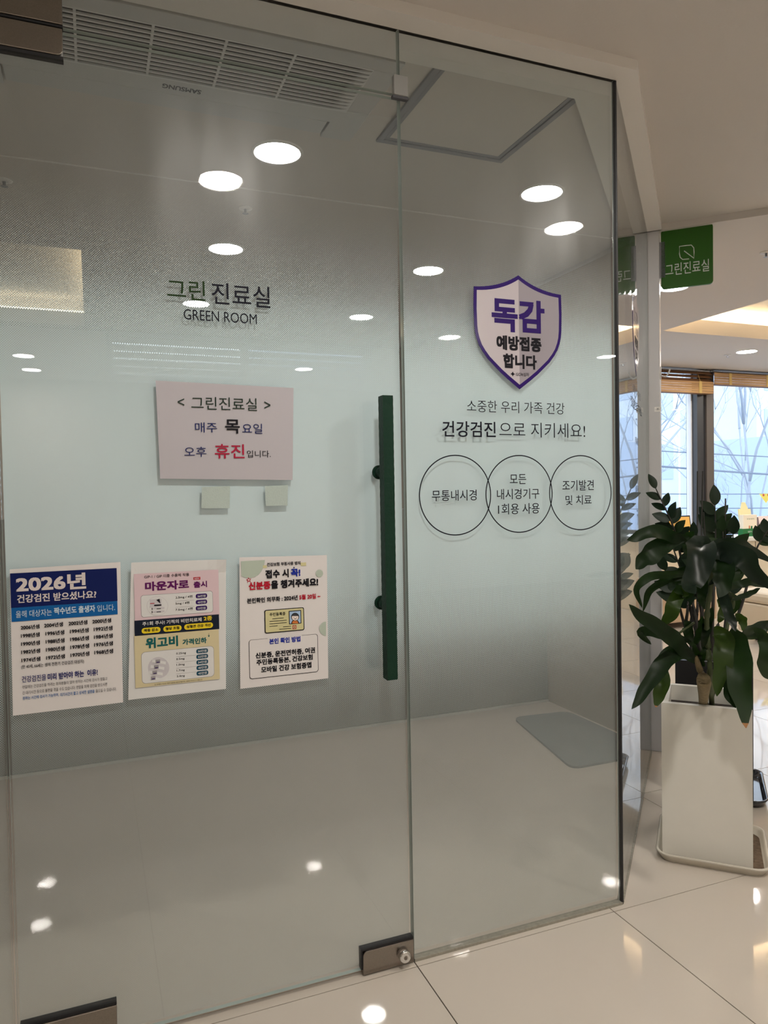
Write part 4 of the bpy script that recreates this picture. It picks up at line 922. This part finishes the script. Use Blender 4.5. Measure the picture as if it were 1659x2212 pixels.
w7 = empty('window_7', (6, 4.05, .72)); struct(w7, 'right waiting room window')
MB().box(5.905, 8.6, 4.09, 4.10, .735, 2.44, WGLASS).build('glass_pane', w7)
mb = MB(); mb.box(5.905, 8.6, 4.06, 4.14, .735, .775, FR); mb.box(8.54, 8.6, 4.06, 4.14, .775, 2.40, FR); mb.box(5.905, 8.6, 4.06, 4.14, 2.40, 2.44, FR); mb.build('frame', w7)
q = [on_plane(x, y, (0, 1, 0), 4.085) for x, y in ((1640, 1067), (1668, 1066), (1655, 1087))]
mb = MB(); mb.prism([(p.x, p.y, p.z) for p in q], (0, .002, 0), mat('sticker_yellow', srgb(238, 228, 120), .5))
o = tag(mb.build('window_sticker'), 'yellow triangular sticker on the right window above the leaflets', 'sticker')
mb = MB(); c_o = (q[0]+q[1]+q[2])/3
for dx in (-.035, .035): mb.tube([(c_o.x+dx, 4.0848, c_o.z+.02), (c_o.x+dx, 4.0838, c_o.z+.02)], .014, mat('dot_red', srgb(190, 90, 80), .5), 12, False)
mb.build('dots', o)
# bamboo blinds
BAM = mat('bamboo', srgb(176, 136, 88), .6); nt = BAM.node_tree; b = nt.nodes['Principled BSDF']
tc = nt.nodes.new('ShaderNodeTexCoord'); mp = nt.nodes.new('ShaderNodeMapping'); mp.inputs['Scale'].default_value = (2, 2, 160); nz = nt.nodes.new('ShaderNodeTexNoise'); nz.inputs['Scale'].default_value = 1.5; cr = nt.nodes.new('ShaderNodeValToRGB')
cr.color_ramp.elements[0].color = srgb(138, 100, 60); cr.color_ramp.elements[1].color = srgb(200, 160, 108); cr.color_ramp.elements[0].position = .3; cr.color_ramp.elements[1].position = .7
nt.links.new(tc.outputs['Object'], mp.inputs[0]); nt.links.new(mp.outputs[0], nz.inputs['Vector']); nt.links.new(nz.outputs['Fac'], cr.inputs[0]); nt.links.new(cr.outputs[0], b.inputs['Base Color'])
BAM2 = mat('bamboo_shade_side', srgb(128, 88, 54), .6); CORD = mat('blind_cord', srgb(196, 166, 100), .7)
def bamboo(x0, x1, ztop, zbot, label, cords, folds):
    root = empty('bamboo_blind', ((x0+x1)/2, 3.93, ztop)); tag(root, label, 'blind')
    MB().box(x0, x1, 3.93, 3.985, ztop-.012, ztop, mat('blind_rail', (.5, .52, .56, 1), .3, metal=.6)).build('head_rail', root)
    zf = zbot+(ztop-zbot)*folds
    n = 5; hgt = (zf-zbot)/n
    for i in range(n): MB().box(x0, x1, 3.885, 3.893, zbot+i*hgt+.0012, zbot+(i+1)*hgt-.0012, BAM).build('slat', root)
    MB().box(x0, x1, 3.893, 3.97, zbot, zbot+.008, BAM2).build('slat', root)
    m_ = 3; hg = (ztop-.012-zf)/m_
    for i in range(m_):
        mb = MB(); z0 = zf+i*hg; y0 = 3.893+.0; mb.prism([(x0, 3.900, z0+.002), (x0, 3.945, z0+hg), (x0, 3.951, z0+hg), (x0, 3.906, z0+.002)], (x1-x0, 0, 0), BAM2); mb.build('fold', root)
    for c in cords: MB().box(c-.018, c+.018, 3.881, 3.8845, zbot, zf, CORD).build('tape', root); MB().tube([(c, 3.885, zf), (c, 3.93, ztop-.01)], .002, CORD, 6).build('cord', root)
bx = on_plane(1541, 840, (0, 1, 0), 3.89).x
bamboo(3.3, bx, 2.405, on_plane(1500, 849, (0, 1, 0), 3.89).z, 'raised bamboo blind hanging lower, left of the dark window mullion', (3.9, on_plane(1512, 830, (0, 1, 0), 3.89).x), .5)
bamboo(bx+.012, 8.5, 2.405, on_plane(1600, 833, (0, 1, 0), 3.89).z, 'raised bamboo blind hanging higher, right of the dark window mullion', (on_plane(1577, 830, (0, 1, 0), 3.89).x, on_plane(1657, 830, (0, 1, 0), 3.89).x, 7.4), .85)

# ================================================================== OUTSIDE
def pale(nm, r, g, b): return mat(nm, srgb(r, g, b), .9)  # washed-out haze of the window glass is put into these outdoor colours
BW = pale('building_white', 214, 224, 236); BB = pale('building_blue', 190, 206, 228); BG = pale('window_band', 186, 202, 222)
def building(x0, x1, y, z1, m, label, cols, rows):
    root = empty('office_building', ((x0+x1)/2, y, -5)); tag(root, label, 'building')
    MB().box(x0, x1, y, y+6, -5, z1, m).build('facade', root)
    for i in range(cols):
        for j in range(rows):
            a = x0+(x1-x0)*(i+.2)/cols; b = x0+(x1-x0)*(i+.8)/cols; z = -3.6+j*2.6
            if z+1.4 < z1: MB().box(a, b, y-.05, y, z, z+1.5, BG).build('window', root)
building(14, 24, 23.5, 9, BW, 'haze-paled white building seen through the left waiting room window', 6, 5)
building(25, 34, 18, 3.2, BB, 'haze-paled blue building seen through the right waiting room window', 7, 3)
building(8, 20, 34, 14, BB, 'distant haze-paled blue block behind the bare trees', 8, 6)
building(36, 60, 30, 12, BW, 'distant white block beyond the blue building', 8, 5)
g_ = MB().box(-40, 80, 4.3, 80, -5.2, -5.0, pale('street_asphalt', 150, 156, 165)).build('ground'); struct(g_, 'haze-paled street outside')
BARK = pale('hazed_bark', 158, 168, 182)
def tree(x, y, z1, seed, label):
    rnd = random.Random(seed); root = empty('bare_tree', (x, y, -5)); tag(root, label, 'tree')
    tr = MB(); br = MB()
    def grow(mb, p, d, L_, r, lev):
        pts = [p]; q = p.copy(); dd = d.copy()
        for i in range(5):
            dd = (dd+Vector((rnd.uniform(-.2, .2), rnd.uniform(-.2, .2), rnd.uniform(-.05, .12)))).normalized(); q = q+dd*(L_/5); pts.append(q.copy())
        mb.tube(pts, [r*(1-.13*i) for i in range(6)], BARK, 5)
        if lev < 5:
            for k in range(3 if lev else 5):
                i = rnd.randint(2, 5); e = (dd+Vector((rnd.uniform(-1, 1), rnd.uniform(-1, 1), rnd.uniform(-.2, .7)))*.9).normalized(); grow(br, pts[i], e, L_*rnd.uniform(.42, .66), r*.55, lev+1)
    grow(tr, Vector((x, y, -5)), Vector((.05, 0, 1)), z1+5, .075, 0)
    tr.build('trunk', root); br.build('branches', root)
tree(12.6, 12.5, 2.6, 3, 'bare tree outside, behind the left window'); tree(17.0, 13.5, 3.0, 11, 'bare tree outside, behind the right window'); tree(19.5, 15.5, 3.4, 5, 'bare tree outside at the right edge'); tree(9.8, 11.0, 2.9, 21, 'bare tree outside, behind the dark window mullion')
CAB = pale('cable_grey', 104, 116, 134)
for i, (x0, z0, x1, z1, y, r) in enumerate(((6, 1.9, 26, 1.2, 9, .02), (6, .75, 26, -.1, 9, .022), (6, 1.25, 26, 1.35, 10, .012), (6, 1.0, 26, .95, 10, .012), (6, 2.15, 26, 1.9, 9.5, .012))):
    pts = [Vector((x0+(x1-x0)*t/20, y, z0+(z1-z0)*t/20-.25*math.sin(math.pi*t/20))) for t in range(21)]
    tag(MB().tube(pts, r, CAB, 6).build('street_cable'), ('thick utility cable sloping across both windows, upper', 'thick utility cable sloping across both windows, lower', 'thin cable nearly level outside the windows', 'thin lower cable outside the windows', 'thin top cable outside the windows')[i], 'cable')
